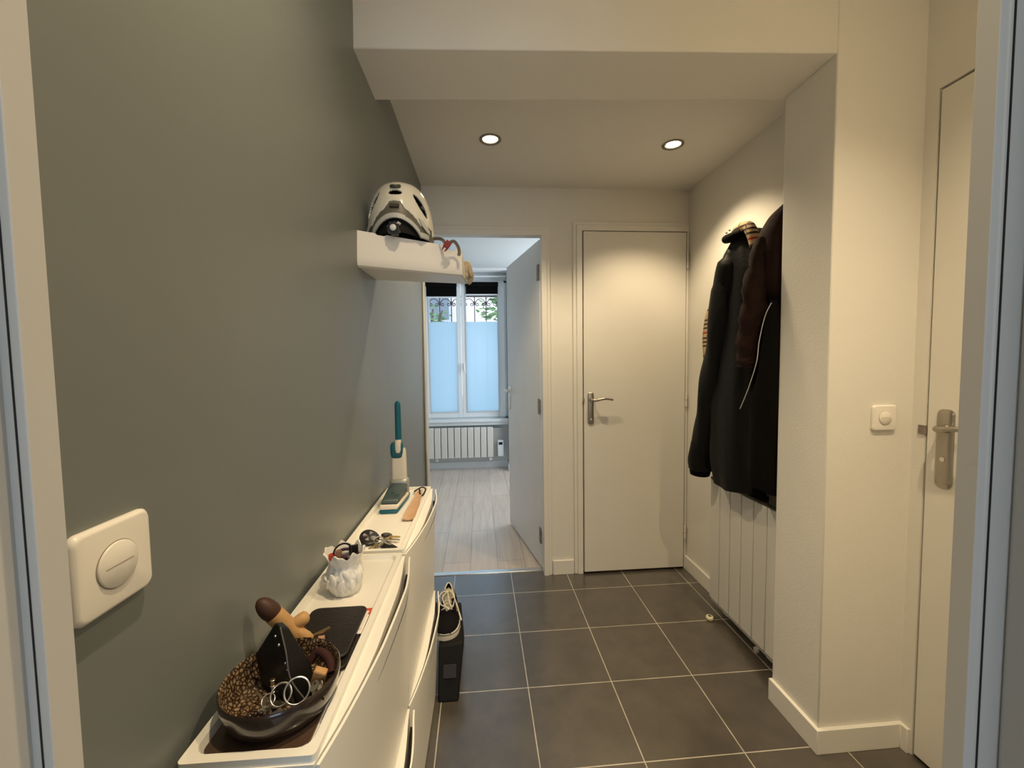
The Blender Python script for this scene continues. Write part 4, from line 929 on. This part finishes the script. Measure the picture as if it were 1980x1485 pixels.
# ================================================================== LIGHT SWITCHES
def switch(c, out, side, s, label):
    c, out, side = Vector(c), Vector(out).normalized(), Vector(side).normalized(); up = Vector((0, 0, 1)); side = (side - out * side.dot(out)).normalized(); up = out.cross(side); 
    if up.z < 0: up = -up
    M = Matrix((side, up, out)).transposed(); t = thing('light_switch', c, label, 'light switch')
    g = G(); g.loft([[c + M @ Vector((x, y, z)) for x, y in rrect(0, 0, s * k, s * k, .009 * k, 6)] for k, z in ((.97, 0), (1, .002), (1, .006), (.94, .009), (.90, .0095))]); g.obj('cover_plate', SWITCH, t, smooth=True).data.set_sharp_from_angle(angle=.9)
    g = G(); g.lathe([(s * .545, .008), (s * .545, .0100), (s * .52, .0100)], c, 48, rot=M, cap=(0, 1)); g.obj('groove', mat('shadow_groove', (.30, .26, .20), .6), t)
    g = G(); g.lathe([(s * .525, .0085), (s * .525, .0108), (s * .50, .0118), (0, .0120)], c, 48, rot=M, cap=(0, 0)); g.obj('round_button', SWITCH, t, smooth=True)
    g = G(); g.add([c + M @ Vector(v) for v in ((-s * .36, -.0004, .0122), (s * .36, -.0004, .0122), (s * .36, .0006, .0122), (-s * .36, .0006, .0122))], [(0, 1, 2, 3)]); g.obj('engraved_line', mat('engraved_line', (.42, .37, .29), .6), t)
    return t
yy0, zz0 = .4155, 1.0455
dxy = wallx(.45, zz0) - wallx(.38, zz0)
switch((wallx(yy0, zz0) + .0005, yy0, zz0), (1, -dxy / .07, 0), (0, 1, 0), .0412, 'white square light switch with round button on the grey wall, lower left')
switch((1.213, 1.155, 1.047), (0, -1, 0), (1, 0, 0), .0385, 'white square light switch with round button on the white pillar front')

# ================================================================== ALCOVE: radiator, coats
t = thing('radiator', (1.14, 1.64, .06), 'white electric panel radiator in the alcove below the coats', 'radiator')
yr = 1.905; k = 0
while yr - .0795 > 1.34 and k < 7:
    G().box(1.112, 1.150, yr - .0795 + .0025, yr - .0015, .062, .648).obj('panel', RAD, t, bevel=.003); yr -= .0795; k += 1
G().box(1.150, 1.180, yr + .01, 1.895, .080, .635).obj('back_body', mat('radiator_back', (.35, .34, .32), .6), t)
G().box(1.113, 1.182, yr + .003, 1.905, .650, .659).obj('top_grille', mat('dark_grille', (.03, .022, .016), .6), t)
G().box(1.118, 1.182, yr + .003, 1.900, .046, .061).obj('bottom_cover', mat('radiator_shade', (.45, .44, .41), .5), t, bevel=.002)
for y in (1.80, 1.50): G().box(1.13, 1.195, y - .02, y + .02, .030, .060).obj('wall_bracket', RAD, t, bevel=.002)
G().lathe([(.0, 0), (.012, 0), (.012, .01), (.006, .012), (0, .012)], (1.118, 1.555, .036), 20, rot=Matrix.Rotation(-PI / 2, 3, 'Y')).obj('dial', mat('grey_dial', (.3, .29, .27), .4), t, smooth=True)

def garment(name, rings, mt, parent, nf=9, amp=.05, n=64, seed=0, sub=0, capt=(1, 1)):
    """rings: (z, y_far, y_near, x_out, x_in)"""
    rg = random.Random(seed); ph = [rg.uniform(0, 6.28) for _ in range(6)]; R3 = []
    m_ = []
    for j in range(len(rings) - 1):
        for s in range(5):
            u = s / 5; m_.append([rings[j][q] * (1 - u) + rings[j + 1][q] * u for q in range(5)])
    m_.append(list(rings[-1]))
    for _ in range(2):
        m_ = [m_[0]] + [[(m_[i - 1][q] + 2 * m_[i][q] + m_[i + 1][q]) / 4 for q in range(5)] for i in range(1, len(m_) - 1)] + [m_[-1]]
    z0, z1 = m_[-1][0], m_[0][0]
    for (z, yf, yn, xo, xi) in m_:
        cx, cy, rx_, ry_ = (xo + xi) / 2, (yf + yn) / 2, abs(xi - xo) / 2, abs(yf - yn) / 2; dn_ = (z1 - z) / max(abs(z1 - z0), 1e-6); q = []
        for i in range(n):
            a = 2 * PI * i / n; c_, s_ = math.cos(a), math.sin(a); f = 1 + amp * (.35 + dn_) * (.6 * math.sin(nf * a + ph[0] + 1.3 * dn_) + .4 * math.sin((nf * 2 - 3) * a + ph[1] - 2.1 * dn_)) + amp * .35 * math.sin(26 * z + 3 * a + ph[2])
            q.append(Vector((cx + rx_ * f * abs(c_) ** .85 * (1 if c_ > 0 else -1), cy + ry_ * f * abs(s_) ** .85 * (1 if s_ > 0 else -1), z + .006 * math.sin(3 * a + ph[3]) * dn_)))
        R3.append([Vector((min(v.x, 1.178), v.y, v.z)) for v in q])
    return G().loft(R3, capt).obj(name, mt, parent, smooth=True)
# hooks rail
hr = thing('coat_rack', (1.18, 1.62, 1.74), 'dark coat rack with hooks on the alcove wall, behind the coats', 'coat rack')
G().box(1.1815, 1.196, 1.38, 1.72, 1.70, 1.76).obj('rail', mat('dark_rail', (.05, .035, .025), .5), hr, bevel=.003)
for y in (1.42, 1.52, 1.65): G().tube(catmull([(1.18, y, 1.735), (1.150, y, 1.725), (1.135, y, 1.74), (1.132, y, 1.765)], 5), .005, 8).obj('hook', METAL, hr, smooth=True)
# coat 1: long black padded coat
ct = thing('coat', (1.10, 1.70, 1.75), 'long black padded coat hanging on the far hook, sleeve reaching the radiator', 'coat', 'coats in the alcove')
garment('coat_body', [(1.755, 1.70, 1.62, 1.075, 1.185), (1.70, 1.735, 1.59, 1.05, 1.19), (1.64, 1.780, 1.57, 1.045, 1.192), (1.56, 1.795, 1.55, 1.04, 1.192), (1.42, 1.795, 1.548, 1.035, 1.178), (1.22, 1.80, 1.548, 1.025, 1.178), (1.0, 1.825, 1.548, 1.02, 1.178), (.82, 1.83, 1.548, 1.02, 1.178), (.680, 1.805, 1.548, 1.03, 1.178)], BLACKPUFF, ct, 7, .055, seed=1)
g = G(); g.tube(catmull([(1.110, 1.670, 1.72), (1.070, 1.695, 1.64), (1.055, 1.712, 1.54), (1.048, 1.716, 1.42), (1.045, 1.740, 1.27), (1.045, 1.785, 1.11), (1.048, 1.822, .96), (1.05, 1.855, .84), (1.052, 1.888, .75), (1.053, 1.895, .705)], 6), [.030] * 3 + [.040] * 4 + [.052] * 6 + [.056] * 6 + [.056] * 6 + [.055] * 6 + [.054] * 6 + [.055] * 6 + [.057] * 6 + [.056] * 6, 24)
for i, v in enumerate(g.v):
    k_ = i // 24; g.v[i] = (v[0] + .003 * math.sin(k_ * .45 + (i % 24) * .8), v[1] + .0045 * math.sin(k_ * .62 + (i % 24) * .55), v[2])
g.obj('sleeve', BLACKPUFF, ct, smooth=True)
g = G(); g.tube([(1.053, 1.895, .71), (1.053, 1.898, .675)], [.050, .044], 20); g.obj('cuff', BLACKCLOTH, ct, smooth=True)
g = G(); g.tube(catmull([(1.10, 1.72, 1.745), (1.055, 1.715, 1.735), (1.045, 1.66, 1.73), (1.08, 1.615, 1.74)], 6), [.017] * 19, 14); g.obj('collar', BLACKCLOTH, ct, smooth=True)
g = G(); g.ell((1.047, 1.70, 1.758), .004, .007, .004, 12, 8); g.ell((1.047, 1.678, 1.762), .004, .006, .004, 12, 8); g.obj('snap_button', STEEL, ct, smooth=True)
# plaid scarf
PLAID = bpy.data.materials.new('beige_plaid'); PLAID.use_nodes = True; n = PLAID.node_tree; b = n.nodes['Principled BSDF']; L = n.links.new
tcn = n.nodes.new('ShaderNodeTexCoord'); sx_ = n.nodes.new('ShaderNodeSeparateXYZ'); L(tcn.outputs['Object'], sx_.inputs[0])
def stripe(axis, per, off, wd):
    a_ = n.nodes.new('ShaderNodeMath'); a_.operation = 'MULTIPLY_ADD'; L(sx_.outputs[axis], a_.inputs[0]); a_.inputs[1].default_value = 1 / per; a_.inputs[2].default_value = off + 50
    f_ = n.nodes.new('ShaderNodeMath'); f_.operation = 'FRACT'; L(a_.outputs[0], f_.inputs[0]); l_ = n.nodes.new('ShaderNodeMath'); l_.operation = 'LESS_THAN'; L(f_.outputs[0], l_.inputs[0]); l_.inputs[1].default_value = wd; return l_.outputs[0]
def mixc(fac, a_, b2):
    x = n.nodes.new('ShaderNodeMix'); x.data_type = 'RGBA'; L(fac, x.inputs[0]); 
    if isinstance(a_, tuple): x.inputs[6].default_value = a_
    else: L(a_, x.inputs[6])
    x.inputs[7].default_value = b2; return x.outputs[2]
c_ = mixc(stripe('Z', .085, .0, .10), (.52, .36, .19, 1), (.02, .014, .010, 1)); c_ = mixc(stripe('Z', .085, .22, .10), c_, (.02, .014, .010, 1)); c_ = mixc(stripe('Z', .085, .44, .10), c_, (.02, .014, .010, 1)); c_ = mixc(stripe('Z', .17, .35, .05), c_, (.35, .03, .02, 1)); c_ = mixc(stripe('Y', .04, .1, .16), c_, (.12, .06, .035, 1))
L(c_, b.inputs['Base Color']); b.inputs['Roughness'].default_value = .85
scf = thing('scarf', (1.10, 1.70, 1.75), 'beige plaid scarf with dark stripes hanging behind the black padded coat', 'scarf')
g = G(); g.tube(catmull([(1.12, 1.725, 1.725), (1.085, 1.69, 1.748), (1.07, 1.64, 1.757), (1.072, 1.595, 1.750), (1.075, 1.575, 1.72), (1.085, 1.565, 1.67)], 6), [.022] * 31, 14); g.obj('neck_loop', PLAID, scf, smooth=True)
garment('hanging_end', [(1.62, 1.855, 1.80, 1.11, 1.16), (1.53, 1.905, 1.815, 1.095, 1.15), (1.44, 1.955, 1.82, 1.085, 1.15), (1.33, 1.975, 1.82, 1.08, 1.15), (1.22, 1.958, 1.835, 1.08, 1.15), (1.12, 1.93, 1.85, 1.085, 1.15)], PLAID, scf, 3, .05, 32, seed=3)
# jacket 2: dark brown jacket
jk = thing('jacket', (1.08, 1.50, 1.78), 'dark brown suede jacket on the middle hook, partly behind the pillar', 'jacket', 'coats in the alcove')
garment('jacket_body', [(1.770, 1.42, 1.37, 1.07, 1.185), (1.735, 1.465, 1.365, 1.04, 1.19), (1.68, 1.505, 1.362, 1.02, 1.19), (1.60, 1.515, 1.362, 1.015, 1.19), (1.47, 1.52, 1.362, 1.02, 1.175), (1.40, 1.522, 1.362, 1.085, 1.175), (1.32, 1.524, 1.362, 1.088, 1.175), (1.2, 1.525, 1.362, 1.088, 1.175), (1.1, 1.52, 1.365, 1.09, 1.175)], MAROON, jk, 6, .04, seed=5)
g = G(); g.tube(catmull([(1.04, 1.45, 1.66), (1.02, 1.462, 1.54), (1.015, 1.468, 1.42), (1.015, 1.485, 1.32), (1.018, 1.497, 1.24), (1.02, 1.500, 1.20)], 6), [.034] * 6 + [.042] * 6 + [.044] * 6 + [.043] * 6 + [.040] * 7, 20)
for i, v in enumerate(g.v): g.v[i] = (v[0] + .004 * math.sin(i * .37), v[1] + .004 * math.sin(i * .83), v[2])
g.obj('sleeve', MAROON, jk, smooth=True)
# jacket 3: black jacket with white piping
j3 = thing('jacket', (1.02, 1.44, 1.5), 'black jacket with thin white zip piping, nearest the pillar in the alcove', 'jacket', 'coats in the alcove')
garment('jacket_body', [(1.43, 1.385, 1.362, 1.01, 1.03), (1.38, 1.398, 1.360, 1.003, 1.05), (1.28, 1.425, 1.360, 1.0, 1.075), (1.18, 1.44, 1.360, 1.0, 1.078), (1.08, 1.495, 1.360, 1.0, 1.078), (.95, 1.515, 1.360, 1.003, 1.16), (.82, 1.525, 1.362, 1.005, 1.17), (.745, 1.52, 1.365, 1.01, 1.17)], BLACKCLOTH, j3, 6, .03, seed=8)
g = G(); g.tube(catmull([(1.004, 1.362, 1.420), (.998, 1.385, 1.375), (.995, 1.408, 1.29), (.994, 1.418, 1.218), (.994, 1.460, 1.122), (.994, 1.508, 1.038)], 8), .0016, 6); g.obj('white_piping', mat('silver_piping', (.62, .60, .60), .4), j3, smooth=True)
# dark box on the radiator
g = G(); g.box(1.115, 1.180, 1.38, 1.505, .6595, .718)
tag(g.obj('dark_box', mat('dark_brown_card', (.055, .036, .020), .7, noise=.2), bevel=.003), 'dark brown box lying on the alcove radiator beneath the coats', 'box')

# door stop on the floor
ds = thing('door_stop', (1.064, 1.815, 0), 'small round cream door stop with a dark centre on the tiles near the radiator', 'door stop')
G().lathe([(0, 0), (.012, 0), (.0165, .005), (.0175, .011), (.0155, .017), (.010, .020), (.008, .019)], (1.064, 1.815, .0002), 32, cap=(0, 0)).obj('rubber_ring', mat('cream_rubber', (.66, .62, .42), .5), ds, smooth=True)
G().lathe([(.0085, .0185), (.006, .0200), (0, .0205)], (1.064, 1.815, 0), 24, cap=(0, 0)).obj('centre_screw', mat('dark_screw', (.08, .06, .05), .4), ds, smooth=True)
